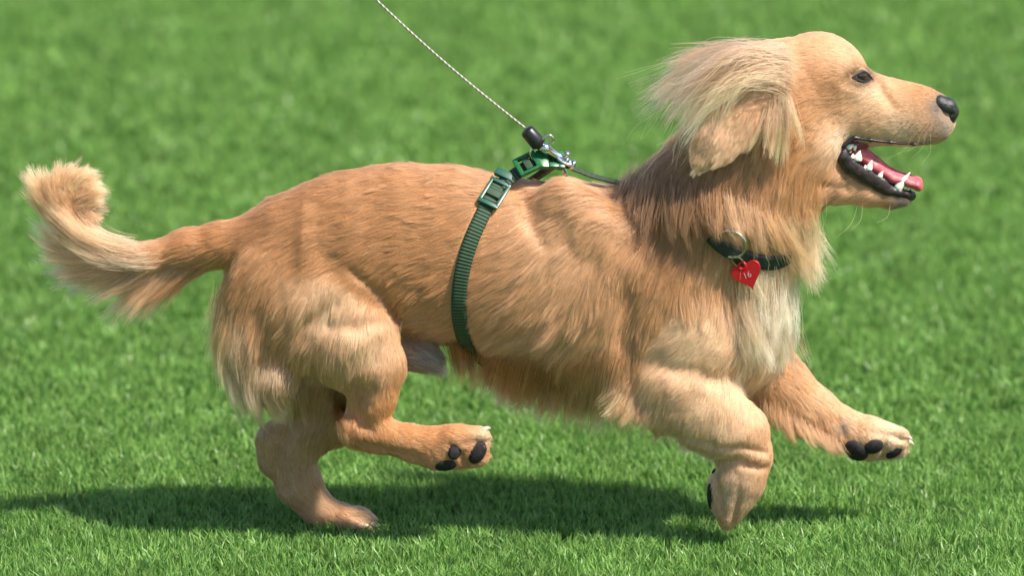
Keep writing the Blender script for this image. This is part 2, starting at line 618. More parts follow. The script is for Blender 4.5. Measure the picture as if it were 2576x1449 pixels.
# per group: x, y, dx, dy (combing direction, y down), length in dp
GUIDES = {
    'torso': [(640, 560, -1, .25, 40), (800, 480, -1, .35, 36), (1000, 430, -1, .08, 34), (1200, 450, -1, .1, 45),
              (1400, 460, -1, .22, 55), (1540, 480, -.9, .4, 80), (700, 640, -.9, .5, 55), (900, 600, -1, .35, 42),
              (1100, 600, -1, .15, 38), (1100, 760, -.95, .35, 55), (1000, 780, -.7, .7, 50), (1250, 640, -1, .4, 48),
              (1400, 600, -.75, .75, 66), (1350, 800, -.75, .75, 75), (1500, 700, -.35, 1, 72), (1550, 850, -.3, 1, 80),
              (1250, 880, -.8, .5, 80), (1350, 960, -.6, .85, 130), (1500, 980, -.3, 1, 130), (1150, 850, -.8, .5, 50),
              (1650, 650, -.3, 1, 80), (1800, 700, .0, 1, 70), (1920, 780, .05, 1, 80), (1900, 900, -.05, 1, 70),
              (1960, 820, .1, 1, 70), (1050, 900, .8, .5, 45), (1700, 950, -.3, 1, 70)],
    'neck': [(1640, 420, -.55, .85, 110), (1740, 330, -.6, .8, 95), (1760, 480, -.4, 1, 125), (1850, 420, -.35, 1, 110),
             (1900, 500, -.25, 1, 110), (1980, 480, -.25, 1, 80), (2030, 560, .05, 1, 100), (1980, 600, .15, 1, 110),
             (1850, 560, -.1, 1, 100), (1700, 600, -.45, .9, 110), (1820, 680, -.1, 1, 70), (1600, 520, -.6, .8, 110)],
    'head': [(1900, 110, -1, .1, 34), (1980, 90, -1, 0, 16), (2080, 100, -1, -.25, 13), (2150, 150, -.7, -.7, 11),
             (2220, 205, -1, -.1, 10), (2320, 240, -1, .0, 7), (2350, 320, -.9, .35, 9), (2260, 330, -.9, .4, 12),
             (2260, 270, -1, .15, 10), (2170, 270, -.9, .4, 13), (2100, 230, -.95, .1, 15), (2050, 300, -.8, .6, 30),
             (2040, 400, -.55, .85, 55), (2100, 340, -.7, .7, 28), (1960, 250, -.9, .4, 35), (1960, 360, -.5, .9, 60),
             (2140, 320, -.85, .5, 18)],
    'jaw': [(2040, 440, -.5, .9, 55), (2110, 460, -.9, .45, 26), (2110, 500, -.9, .4, 34), (2200, 490, -1, .25, 16),
            (2270, 500, -.8, .5, 13), (2000, 500, -.3, 1, 70)],
    'tail': [(640, 600, -1, .15, 45), (540, 590, -1, .15, 38), (540, 650, -.8, .6, 60), (440, 600, -1, .3, 40),
             (450, 650, -.85, .55, 75), (350, 620, -1, .15, 50), (350, 670, -.85, .5, 95), (260, 620, -1, -.1, 55),
             (260, 660, -.95, .3, 90), (200, 570, -.75, -.65, 60), (200, 620, -.9, -.35, 85), (160, 540, -.5, -.9, 70),
             (150, 500, -.3, -1, 70), (180, 460, .3, -1, 60), (210, 470, .8, -.6, 60)],
    'near_hind': [(640, 700, -.6, .8, 50), (570, 780, -.25, 1, 60), (600, 900, .05, 1, 100), (660, 960, .15, 1, 110),
                  (740, 700, -.55, .85, 45), (800, 740, -.5, .9, 42), (850, 800, -.35, 1, 42), (760, 860, -.3, 1, 60),
                  (930, 860, -.15, 1, 34), (980, 880, -.1, 1, 30), (850, 930, -.1, 1, 50), (940, 960, -.15, 1, 28),
                  (880, 1000, -.1, 1, 40), (940, 1030, -.2, 1, 17), (880, 1090, .25, .8, 26), (960, 1080, .6, .6, 13),
                  (1040, 1110, 1, .25, 17), (1040, 1150, .9, .35, 19), (1120, 1110, 1, .1, 14), (1190, 1110, 1, .0, 11),
                  (1100, 1170, .9, .2, 10)],
    'far_hind': [(700, 900, -.1, 1, 60), (820, 1040, -.3, 1, 45), (690, 1110, -.3, .9, 18), (700, 1180, .2, 1, 19),
                 (760, 1240, .4, .9, 17), (820, 1290, .9, .5, 15), (900, 1312, 1, .2, 12)],
    'near_front': [(1650, 740, -.35, .9, 55), (1740, 720, -.35, .9, 45), (1720, 840, -.75, .6, 38), (1650, 860, -.55, .85, 50),
                   (1800, 860, -.45, .8, 38), (1700, 960, -.7, .6, 34), (1620, 1000, -.5, .8, 60), (1660, 1060, -.3, .9, 45),
                   (1800, 1000, -.3, .8, 26), (1750, 1080, -.4, .8, 36), (1880, 1080, -.2, .9, 18), (1800, 1140, -.4, .8, 32),
                   (1890, 1160, -.2, 1, 15), (1860, 1230, -.4, .9, 14), (1840, 1290, -.2, 1, 10)],
    'far_front': [(1900, 940, .3, .9, 45), (1980, 960, .7, .7, 17), (2060, 990, .8, .6, 13), (1960, 1040, .1, 1, 45),
                  (2060, 1080, .3, 1, 38), (2140, 1060, .9, .5, 11), (2130, 1120, .5, .9, 18), (2220, 1080, .95, .35, 9),
                  (2270, 1115, 1, .2, 8)],
    'ear': [(1950, 210, -.8, .6, 40), (1900, 270, -.6, .8, 36), (1840, 330, -.55, .85, 38), (1775, 410, -.5, .85, 40),
            (1770, 340, -.6, .8, 40), (1860, 380, -.5, .9, 34)],
    'far_ear': [(1880, 130, -1, .05, 60), (1780, 150, -.95, .3, 80), (1720, 200, -.85, .5, 70)],
}
# colour patches: groups (or None), x, y, radius, colour, weight
PATCH = [
    (('torso',), 1000, 470, 420, TAN * .86, .9), (('torso',), 1100, 650, 300, ORANGE * .95, .7),
    (('torso',), 1420, 600, 170, GOLD * .92, .8), (('torso',), 1480, 900, 260, GOLD * .88, .8),
    (('torso',), 1930, 800, 150, np.array([.93, .75, .56]), 1.0), (('torso',), 1850, 930, 90, CREAM, .9), (('torso',), 1820, 700, 100, GOLD, .8),
    (('torso',), 1060, 905, 75, np.array([.36, .31, .27]), 1.0), (('torso',), 1085, 912, 34, GREY * .5, .9),
    (('neck',), 1700, 480, 170, BROWN, 1.0), (('neck',), 1600, 500, 90, BROWN, .8), (('neck',), 1850, 470, 120, BROWN * 1.35, .9),  # sable mane, with shade from head and ear also put into the colour
    (('neck',), 1990, 560, 110, GOLD * .95, .8), (('neck',), 2040, 640, 70, CREAM * .95, .8), (('neck',), 1800, 700, 80, GOLD, .6),
    (('head',), 2000, 110, 130, GOLD * 1.04, 1), (('head',), 2080, 290, 110, TAN * .98, .8), (('head',), 2200, 260, 90, GOLD * 1.05, .9),
    (('head',), 2120, 355, 60, CREAM, .9), (('head',), 2270, 335, 75, CREAM * .98, .85), (('head',), 2190, 235, 45, CREAM, .6), (('head',), 2140, 130, 50, CREAM * .97, .5),
    (('head',), 2169, 191, 38, DARK, .97), (('head',), 2170, 150, 24, GOLD * 1.1, .7),
    (('head',), 2362, 268, 34, GREY, .95), (('head',), 2378, 320, 36, np.array([.38, .33, .28]), .8), (('head',), 2310, 235, 30, TAN * .7, .4),
    (('jaw',), 2160, 490, 120, GOLD * .85, .9), (('jaw',), 2270, 505, 36, GREY * .8, 1), (('jaw',), 2040, 470, 70, ORANGE * .85, .8),
    (('tail',), 500, 600, 150, ORANGE * .95, 1), (('tail',), 300, 620, 120, GOLD, 1), (('tail',), 170, 500, 120, GOLD * 1.08, 1),
    (('near_hind',), 580, 850, 70, CREAM * .95, .9), (('near_hind',), 660, 990, 110, CREAM * .9, .8), (('near_hind',), 840, 770, 130, PALE * .96, .85),  # PALE thigh patches: top-lit contrast put into the fur colour
    (('near_hind',), 930, 880, 100, PALE, .9), (('near_hind',), 1000, 1090, 120, ORANGE * .98, .9), (('near_hind',), 1215, 1095, 28, CREAM, .9),
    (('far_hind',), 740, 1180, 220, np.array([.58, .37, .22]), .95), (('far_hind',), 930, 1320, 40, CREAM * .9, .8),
    (('near_front',), 1740, 840, 190, PALE, .95), (('near_front',), 1800, 1060, 170, PALE * .98, .95), (('near_front',), 1600, 1020, 60, CREAM, .9),  # PALE shoulder and foreleg: sunlit contrast painted into the coat
    (('near_front',), 1850, 1250, 90, CREAM * .82, .8),
    (('far_front',), 2060, 1020, 150, GOLD * .95, .9), (('far_front',), 2240, 1090, 80, CREAM * 1.03, .95), (('far_front',), 2118, 1075, 18, GREY * 1.6, .7),
    (('ear',), 1840, 340, 140, EARC, .95), (('ear',), 1780, 410, 50, CREAM * .9, .6), (('far_ear',), 1780, 170, 200, CREAM * .92, .9),
]


def fields(V, labels, names, F, it=7):
    px, py = proj(V)
    n = len(V)
    X = np.zeros((n, 3))              # dx, dy, len
    Cc = np.tile(TAN, (n, 1))
    for gi, g in enumerate(names):
        m = labels == gi
        if not m.any():
            continue
        G = np.array(GUIDES[g], float)
        d = nrm(G[:, 2:4])
        d2 = (px[m][:, None] - G[:, 0]) ** 2 + (py[m][:, None] - G[:, 1]) ** 2
        w = 1.0 / (d2 + 25.0 ** 2) ** 1.6
        w /= w.sum(1, keepdims=True)
        X[m, :2] = w @ d
        X[m, 2] = w @ G[:, 4]
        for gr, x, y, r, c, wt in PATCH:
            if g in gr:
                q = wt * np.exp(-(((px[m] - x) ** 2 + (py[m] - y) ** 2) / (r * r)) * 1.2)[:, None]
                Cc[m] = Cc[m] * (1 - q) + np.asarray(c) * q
    X = smooth_field(X, F, it)
    Cc = smooth_field(Cc, F, 4)
    return X, Cc


def wobble(px, py, seed, scale):
    r = np.random.default_rng(seed)
    v = np.zeros_like(px)
    for _ in range(7):
        a = r.uniform(0, 2 * np.pi)
        f = 2 * np.pi / (scale * r.uniform(.5, 1.8))
        v += np.sin((px * np.cos(a) + py * np.sin(a)) * f + r.uniform(0, 6.28))
    return v / 2.6


def kd_nearest(pts, q):
    t = kdtree.KDTree(len(pts))
    for i, p in enumerate(pts):
        t.insert(p, i)
    t.balance()
    return np.fromiter((t.find(p)[1] for p in q), np.int32, len(q))


def hair_curves(name, P, C, rad, parent, tip=.25, grad=(.86, 1.10)):
    """P (n,k,3) world points, C (n,3) colours, rad (n,) root radius"""
    n, k, _ = P.shape
    hc = bpy.data.hair_curves.new(name)
    hc.add_curves([k] * n)
    hc.attributes['position'].data.foreach_set('vector', np.ascontiguousarray(P, np.float32).ravel())
    s = np.linspace(0, 1, k)
    prof = 1 - (1 - tip) * s ** 1.6
    ra = hc.attributes.get('radius') or hc.attributes.new('radius', 'FLOAT', 'POINT')
    ra.data.foreach_set('value', (np.asarray(rad)[:, None] * prof).astype(np.float32).ravel())
    ca = hc.attributes.new('hair_color', 'FLOAT_COLOR', 'POINT')
    gm = (grad[0] + (grad[1] - grad[0]) * s)[None, :, None] * np.array([1, 1, 1.0])
    CP = np.concatenate([np.clip(C[:, None, :] * gm, .01, .94), np.ones((n, k, 1))], 2)
    ca.data.foreach_set('color', CP.astype(np.float32).ravel())
    hc.materials.append(HAIR)
    o = bpy.data.objects.new(name, hc)
    return link(o, parent)


def grow(V, F, N, X, Cc, field, count, K=7, keep=None, far=.35, lift=.11, clump_div=30, seed=1, gravity=.10, stop=None, rad=.000125):
    r = np.random.default_rng(seed)
    T = np.vstack([F[:, [0, 1, 2]], F[:, [0, 2, 3]]])
    A = np.linalg.norm(np.cross(V[T[:, 1]] - V[T[:, 0]], V[T[:, 2]] - V[T[:, 0]]), axis=1)
    nm = N[T].mean(1)
    tl = X[T, 2].mean(1)
    facing = nm @ (-fwd)
    w = A * np.where(facing > -.25, 1.0, far) / np.sqrt(np.clip(tl, 8, 120) / 50)
    if keep is not None:
        w = w * keep(V[T].mean(1))
    t = r.choice(len(T), count, p=w / w.sum())
    a, b = r.random(count), r.random(count)
    fl = a + b > 1
    a[fl], b[fl] = 1 - a[fl], 1 - b[fl]
    W = np.stack([1 - a - b, a, b], 1)

    def bary(Q):
        return (Q[T[t]] * W[:, :, None]).sum(1)
    P0, n0, X0, C0 = bary(V), nrm(bary(N)), bary(X), bary(Cc)
    px, py = proj(P0)
    ang = .16 * wobble(px, py, seed + 1, 160) + .10 * wobble(px, py, seed + 2, 45) + r.normal(0, .06, count)
    dx, dy = X0[:, 0], X0[:, 1]
    ca, sa = np.cos(ang), np.sin(ang)
    dx, dy = dx * ca - dy * sa, dx * sa + dy * ca
    D0 = nrm(np.stack([dx, np.zeros(count), -dy], 1))
    L = X0[:, 2] * S * (1 + .10 * wobble(px, py, seed + 3, 70)) * r.uniform(.6, 1.12, count)
    L = np.maximum(L, 5 * S)
    layer = r.random(count) ** 1.4
    P = np.zeros((count, K, 3))
    P[:, 0] = P0 - n0 * .0006
    cur = P[:, 0].copy()
    g = n0
    seg = (L / (K - 1))[:, None]
    lf = (lift * (.35 + .9 * layer))[:, None]
    for k in range(1, K):
        s = k / (K - 1)
        d = D0 - g * (D0 * g).sum(1, keepdims=True)
        ok = np.linalg.norm(d, axis=1, keepdims=True) > .15
        d = np.where(ok, nrm(d), D0)
        d = nrm(d * .9 + D0 * .1)
        d = nrm(d + g * lf * (1 - .8 * s) + np.array([0, 0, -gravity * s]))
        cur = cur + d * seg
        dist = field(cur)
        gr = field.grad(cur)
        gl = np.linalg.norm(gr, axis=1)
        gn = gr / (gl[:, None] + 1e-9)
        off = (.0006 + .10 * L * layer * min(1, 2 * s))
        push = np.clip((off - dist) / np.maximum(gl, .5), 0, .02)
        cur = cur + gn * push[:, None]
        g = nrm(gn + n0 * .15)
        P[:, k] = cur
    # clumping: fine tufts, then wider locks
    s = np.linspace(0, 1, K)
    cval = np.zeros(count)
    for div, cw in ((clump_div // 3, .55), (clump_div * 3, .22)):
        nc = max(count // max(div, 2), 8)
        ci = r.choice(count, nc, replace=False)
        own = ci[kd_nearest(P0[ci], P0)]
        wgt = (cw * r.uniform(.5, 1.2, count))[:, None] * s[None, :] ** 1.3
        same = np.linalg.norm(P0 - P0[own], axis=1) < np.maximum(.35 * L, .004)
        wgt = wgt * same[:, None]
        cval += r.normal(0, .085 if div < clump_div else .04, count)[own]
        dev = r.normal(0, 1, (count, 3))[own] * (.04 if div < clump_div else .06) * L[:, None]
        P = P + dev[:, None, :] * (s ** 1.5)[None, :, None]
        P = P * (1 - wgt[:, :, None]) + (P[own] + (P0 - P0[own])[:, None, :] * .25) * wgt[:, :, None]
    val = 1 + .04 * wobble(px, py, seed + 5, 60) + cval + r.normal(0, .09, count)
    Ch = np.clip(C0 * np.clip(val, .55, 1.5)[:, None], .01, .93)
    R = rad * r.uniform(.7, 1.3, count) * np.clip(np.sqrt(L / (45 * S)), .65, 1.25)
    if stop is not None:
        P, kept = stop(P)
        P, Ch, R = P[kept], Ch[kept], R[kept]
    return P, Ch, R


def strands(guides, count, spread, colour, K=9, clump=14, cw=.6, seed=3, vary=.10, wave=.02, rad=.00015, ln=(.75, 1.06), ang=.02, dev=.10, st=.25, rel=False):
    """hair between hand-drawn guide locks ((px,py,Y) polylines, neighbours adjacent), gathered into pointed locks"""
    r = np.random.default_rng(seed)
    if rel:                      # third number = distance off the skin
        gg = []
        for g in guides:
            a_ = np.array(g, float)
            q_, n_ = hit(a_[:, 0], a_[:, 1])
            gg.append([(x_, y_, qq[1] / S - o_) for (x_, y_, o_), qq in zip(g, q_)])
        guides = gg
    G = np.stack([catmull(np.array([M(*p) for p in g]), K * 3) for g in guides])
    nG = len(G)
    nc = max(count // max(clump, 1), 4)
    ct = r.uniform(0, nG - 1, nc)
    cr = r.normal(0, 1, (nc, 3))
    t = r.uniform(0, nG - 1, count)
    root = r.normal(0, 1, (count, 3))
    wt = 1.6 * nG / max(nG - 1, 1)
    own = kd_nearest(np.column_stack([ct * wt, cr[:, 0] * .35, cr[:, 1] * .35]), np.column_stack([t * wt, root[:, 0] * .35, root[:, 1] * .35]))
    s = np.linspace(0, 1, K)
    lens = r.uniform(ln[0], ln[1], count) * r.uniform(.72, 1.08, nc)[own]
    w = (cw * r.uniform(.5, 1.15, count))[:, None] * s[None] ** 1.1
    w = np.clip(w, 0, 1)
    tt = t[:, None] * (1 - w) + ct[own][:, None] * w
    i = np.minimum(tt.astype(int), nG - 2)
    f = (tt - i)[:, :, None]
    s0 = r.uniform(0, 1, count) ** 1.5 * st
    u = np.clip(s0[:, None] + s[None, :] * (lens - s0)[:, None], 0, 1) * (K * 3 - 1)
    a = np.minimum(u.astype(int), K * 3 - 2)
    fr = (u - a)[:, :, None]
    A = G[i, a] * (1 - fr) + G[i, a + 1] * fr
    B = G[i + 1, a] * (1 - fr) + G[i + 1, a + 1] * fr
    P = A * (1 - f) + B * f
    off = root[:, None, :] * (1 - w[:, :, None]) + cr[own][:, None, :] * w[:, :, None]
    P = P + off * np.array([spread, spread * .9, spread]) * S
    Ls = np.linalg.norm(P[:, -1] - P[:, 0], axis=1)
    P += r.normal(0, dev, (nc, 1, 3))[own] * Ls[:, None, None] * (s ** 1.6)[None, :, None]
    P += r.normal(0, ang, (count, 1, 3)) * Ls[:, None, None] * (s ** 1.4)[None, :, None]
    ph = r.uniform(0, 6.28, (nc, 1))[own] + r.normal(0, .4, (count, 1))
    fq_ = r.uniform(2, 6, (nc, 1))[own]
    P[:, :, 2] += np.sin(s[None, :] * fq_ + ph) * wave * Ls[:, None] * s[None, :]
    cc = np.asarray(colour, float)
    if cc.ndim == 1:
        C = np.tile(cc, (count, 1))
    else:
        i0 = np.minimum(t.astype(int), nG - 2)
        f0 = (t - i0)[:, None]
        C = cc[i0] * (1 - f0) + cc[i0 + 1] * f0
    C = C * (1 + r.normal(0, .18, (nc, 1))[own] + r.normal(0, vary, (count, 1)))
    return P, np.clip(C, .01, .93), rad * r.uniform(.7, 1.3, count)


# ------------------------------------------------------------------ ground
def ground_material():
    m = mat('turf_backing', (.03, .09, .02), .9, spec=.1)
    noise_colour(m, 60, (.05, .105, .02), (.09, .17, .038))
    return m


gv = [(-60, -30, 0), (60, -30, 0), (60, 90, 0), (-60, 90, 0)]
ground = mesh_obj('ground', gv, [(0, 1, 2, 3)], ground_material(), smooth=False)
ground['kind'] = 'structure'
ground['label'] = 'flat green ground under the synthetic turf'


def turf():
    r = np.random.default_rng(21)
    m = bpy.data.materials.new('turf_blade')
    m.use_nodes = True
    nt = m.node_tree
    b = nt.nodes['Principled BSDF']
    a = nt.nodes.new('ShaderNodeAttribute')
    a.attribute_name = 'blade_color'
    nt.links.new(a.outputs['Color'], b.inputs['Base Color'])
    b.inputs['Roughness'].default_value = .36
    b.inputs['Specular IOR Level'].default_value = .32
    tr = nt.nodes.new('ShaderNodeBsdfTranslucent')
    nt.links.new(a.outputs['Color'], tr.inputs['Color'])
    mx = nt.nodes.new('ShaderNodeMixShader')
    mx.inputs[0].default_value = .38
    nt.links.new(b.outputs[0], mx.inputs[1])
    nt.links.new(tr.outputs[0], mx.inputs[2])
    nt.links.new(mx.outputs[0], nt.nodes['Material Output'].inputs['Surface'])
    Vs, Fs, Cs = [], [], []
    base = 0
    zones = [(-3.2, 3.2, -.9, 7.0, 230000, .0030, .0165), (-.62, .62, -.34, .42, 140000, .0008, .0150), (-.78, .78, .42, 1.3, 95000, .0010, .0150), (-.95, .95, 1.3, 4.2, 150000, .0014, .0155)]
    for x0, x1, y0, y1, n, hw, ht in zones:
        nt_ = n // 5                                   # stitched in tufts of five
        tx, ty = r.uniform(x0, x1, nt_), r.uniform(y0, y1, nt_)
        if x1 > 3:                                     # the wide surround leaves the dense middle free
            kp = ~(((np.abs(tx) < .62) & (ty > -.34) & (ty < .42)) | ((np.abs(tx) < .78) & (ty >= .42) & (ty < 1.3)) | ((np.abs(tx) < .95) & (ty >= 1.3) & (ty < 4.2)))
            tx, ty = tx[kp], ty[kp]
            nt_ = len(tx)
        tlean = r.uniform(0, 2 * np.pi, nt_)
        q = np.repeat(np.arange(nt_), 5)
        n = len(q)
        x = tx[q] + r.normal(0, .0025, n)
        y = ty[q] + r.normal(0, .0025, n)
        lean_dir = tlean[q] + r.normal(0, 1.1, n)
        # broad combed patches
        patch = wobble(x * 2576, y * 2576, 5, 260)
        lean = np.clip(.55 + .16 * patch + r.normal(0, .3, n), .05, 1.5)
        h = ht * r.uniform(.65, 1.15, n) * (1 + .10 * wobble(x * 2576, y * 2576, 9, 400))
        yaw = r.uniform(0, np.pi, n)
        w = hw * r.uniform(.75, 1.25, n)
        wx, wy = np.cos(yaw) * w, np.sin(yaw) * w
        lx, ly = np.cos(lean_dir), np.sin(lean_dir)
        P = np.zeros((n, 5, 3))
        for k, (s, ww) in enumerate(((0, 1.0), (.55, .9))):
            ox, oy = lx * h * lean * s ** 1.6 * .8, ly * h * lean * s ** 1.6 * .8
            z = h * s * np.cos(lean * .45 * s)
            P[:, 2 * k] = np.stack([x + ox - wx * ww, y + oy - wy * ww, z], 1)
            P[:, 2 * k + 1] = np.stack([x + ox + wx * ww, y + oy + wy * ww, z], 1)
        P[:, 4] = np.stack([x + lx * h * lean * .85, y + ly * h * lean * .85, h * np.cos(lean * .5)], 1)
        g1, g2, g3 = np.array([.158, .315, .064]), np.array([.285, .455, .128]), np.array([.06, .20, .03])
        v = r.random(n)[:, None]
        C = g1 * (1 - v) + g2 * v
        dk = r.random(n) < .12
        C[dk] = g3
        tone = 1 + .08 * wobble(x * 2576, y * 2576, 31, 330) + .06 * wobble(x * 2576, y * 2576, 33, 90)
        C = C * np.clip(tone, .6, 1.4)[:, None]
        Vs.append(P.reshape(-1, 3))
        i0 = base + np.arange(n)[:, None] * 5
        Fs.append(np.vstack([i0 + np.array([[0, 1, 3]]), i0 + np.array([[0, 3, 2]]), i0 + np.array([[2, 3, 4]])]))
        Cs.append(np.repeat(C, 5, 0))
        base += n * 5
    V, F, C = np.vstack(Vs), np.vstack(Fs), np.vstack(Cs)
    o = big_mesh('grass', V, F, m)
    at = o.data.attributes.new('blade_color', 'FLOAT_COLOR', 'POINT')
    at.data.foreach_set('color', np.hstack([C, np.ones((len(C), 1))]).astype(np.float32).ravel())
    o['kind'] = 'stuff'
    o['label'] = 'bright green short synthetic turf covering the whole ground'
    o['category'] = 'grass'
    return o


turf()

# ------------------------------------------------------------------ harness strap path (needed to part the fur)
STRAP = np.array([(1262, 458), (1240, 488), (1214, 540), (1186, 604), (1165, 674), (1155, 740), (1156, 800), (1168, 850), (1190, 890), (1214, 915)], float)
STRAP_HW = 19.0
strap_line = catmull(STRAP, 60)


def strap_dist(px, py):
    d = np.full(px.shape, 1e9)
    for i in range(len(strap_line) - 1):
        a, b = strap_line[i], strap_line[i + 1]
        ab = b - a
        t = np.clip(((px - a[0]) * ab[0] + (py - a[1]) * ab[1]) / (ab @ ab), 0, 1)
        d = np.minimum(d, np.hypot(px - a[0] - ab[0] * t, py - a[1] - ab[1] * t))
    return d


COLLAR = np.array([(1790, 590), (1820, 618), (1860, 638), (1905, 652), (1945, 655), (1980, 640)], float)


def part_fur(P):
    """hair ends where the strap presses it down"""
    n, k, _ = P.shape
    m = (P[:, 0, 0] > M(1090, 600)[0]) & (P[:, 0, 0] < M(1420, 600)[0]) & (P[:, 0, 1] < .03)
    idx = np.nonzero(m)[0]
    kept = np.ones(n, bool)
    Q = P[idx]
    px, py = proj(Q.reshape(-1, 3))
    d = strap_dist(px, py).reshape(len(idx), k)
    inside = d < STRAP_HW * .92
    kept[idx[inside[:, 0]]] = False
    first = np.where(inside.any(1), inside.argmax(1), k)
    cutm = (first < k) & (first > 0)
    for j in np.nonzero(cutm)[0]:
        f = first[j]
        L = (f - .25) / (k - 1)
        u = np.linspace(0, 1, k) * L * (k - 1)
        a = np.minimum(u.astype(int), k - 2)
        w = (u - a)[:, None]
        Q[j] = Q[j][a] * (1 - w) + Q[j][a + 1] * w
    P[idx] = Q
    return P, kept


# ------------------------------------------------------------------ dog
dog = thing('dog', 'golden long-haired dog running across the grass, mouth open, ears flying back', 'dog', tuple(M(880, 1336, 75)))
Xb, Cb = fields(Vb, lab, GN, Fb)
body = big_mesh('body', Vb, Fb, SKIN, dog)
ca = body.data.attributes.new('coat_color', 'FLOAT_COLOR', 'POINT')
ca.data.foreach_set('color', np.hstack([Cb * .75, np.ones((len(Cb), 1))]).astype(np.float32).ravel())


def keep_body(P):
    px, py = proj(P)
    k = np.ones(len(P))
    for x, y, r in ((2392, 278, 30), (2169, 190, 19), (2150, 193, 9), (2188, 197, 9)):      # nose leather and eye stay bare
        k *= (np.hypot(px - x, py - y) > r)
    # inside of the mouth is bare
    ln = catmull(np.array([(2135, 384), (2180, 405), (2240, 425), (2320, 430)], float), 20)
    d = np.min(np.hypot(px[:, None] - ln[:, 0], py[:, None] - ln[:, 1]) - np.linspace(16, 62, 20)[None], axis=1)
    k *= (d > 0)
    return k


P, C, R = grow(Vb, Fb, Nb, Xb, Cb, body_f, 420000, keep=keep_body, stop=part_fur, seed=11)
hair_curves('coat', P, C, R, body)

# ears: own furry flaps
def furry(name, stations, group, count, smooth=.006, seed=5, **kw):
    D = empty_grid()
    for st in stations:
        chain(D, st, smooth)
    V, F = surface_nets(D)
    V = smooth_field(V, F, 2)
    N = vert_normals(V, F)
    X, Cc = fields(V, np.zeros(len(V), int), [group], F, 2)
    o = big_mesh(name, V, F, SKIN, dog)
    at = o.data.attributes.new('coat_color', 'FLOAT_COLOR', 'POINT')
    at.data.foreach_set('color', np.hstack([Cc * .75, np.ones((len(Cc), 1))]).astype(np.float32).ravel())
    return o, grow(V, F, N, X, Cc, Field(D), count, seed=seed, **kw)


def merge(packs):
    out = []
    for p in packs:
        k = p[0].shape[1]
        out.append(p[0] if k == 7 else p[0][:, np.round(np.linspace(0, k - 1, 7)).astype(int)])
    return np.concatenate(out), np.concatenate([p[1] for p in packs]), np.concatenate([p[2] for p in packs])


ear, pk = furry('ear', [[(1955, 205, -112, 44, .34), (1905, 262, -138, 56, .22), (1848, 314, -156, 62, .18), (1800, 364, -164, 51, .2), (1768, 398, -164, 27, .3)]],
                'ear', 22000, seed=41, lift=.08, clump_div=60)
packs = [pk]
# long pale hair swept back from the ear base
EAR_LOCKS = [
    [(1992, 148, -88), (1940, 132, -108), (1850, 138, -118), (1760, 180, -112), (1695, 228, -100), (1655, 272, -95)],
    [(1992, 158, -98), (1935, 134, -124), (1850, 146, -142), (1775, 195, -138), (1722, 255, -125), (1690, 306, -118)],
    [(1994, 182, -108), (1938, 158, -138), (1860, 168, -158), (1792, 214, -158), (1750, 272, -148), (1730, 330, -140)],
    [(1994, 206, -116), (1942, 186, -146), (1875, 196, -166), (1815, 240, -168), (1775, 292, -164), (1752, 352, -156)],
    [(1992, 232, -120), (1945, 216, -150), (1890, 226, -168), (1838, 258, -174), (1802, 300, -174), (1775, 352, -168)],
]
packs.append(strands(EAR_LOCKS, 1500, 12, [EARC * .95, EARC, EARC * 1.02, EARC * .98, EARC * .92], clump=38, cw=.97, seed=51, wave=.12, vary=.10, ln=(.62, 1.06), st=.5, dev=.15, rad=.00018))
packs.append(strands(EAR_LOCKS, 380, 16, PALE, clump=5, cw=.9, seed=52, wave=.14, vary=.12, ln=(.7, 1.1), st=.3, dev=.20, rad=.0002))
# locks hanging in front of the ear
packs.append(strands([
    [(1938, 236, -136), (1920, 305, -156), (1902, 350, -154), (1890, 388, -150)],
    [(1952, 232, -136), (1942, 315, -158), (1934, 362, -154), (1930, 398, -150)],
    [(1964, 226, -134), (1966, 305, -154), (1964, 360, -152), (1960, 398, -148)],
    [(1968, 216, -130), (1990, 285, -148), (2004, 330, -146), (2006, 394, -140)],
], 900, 8, [EARC * .95, EARC, PALE, PALE], clump=34, cw=.95, seed=53, dev=.10, wave=.05, vary=.12, rad=.00017))
hair_curves('ear_hair', *merge(packs), ear, grad=(.80, 1.2))

ear2, pk = furry('ear', [[(1890, 176, 92, 38, .4), (1800, 188, 104, 40, .3), (1735, 215, 108, 32, .35)]], 'far_ear', 6000, seed=43, lift=.2)
packs = [pk]
packs.append(strands([
    [(1930, 118, 40), (1850, 118, 66), (1765, 134, 80), (1690, 172, 90)],
    [(1915, 130, 60), (1810, 136, 85), (1720, 175, 95), (1645, 232, 100)],
    [(1900, 145, 75), (1795, 150, 92), (1710, 200, 100), (1628, 260, 100)],
    [(1880, 165, 84), (1780, 180, 96), (1715, 230, 100), (1650, 280, 100)],
], 1900, 10, [EARC * .95, EARC, PALE, PALE * .95], clump=26, cw=.8, seed=55, st=.5, dev=.10))
hair_curves('ear_hair', *merge(packs), ear2, grad=(.85, 1.15))

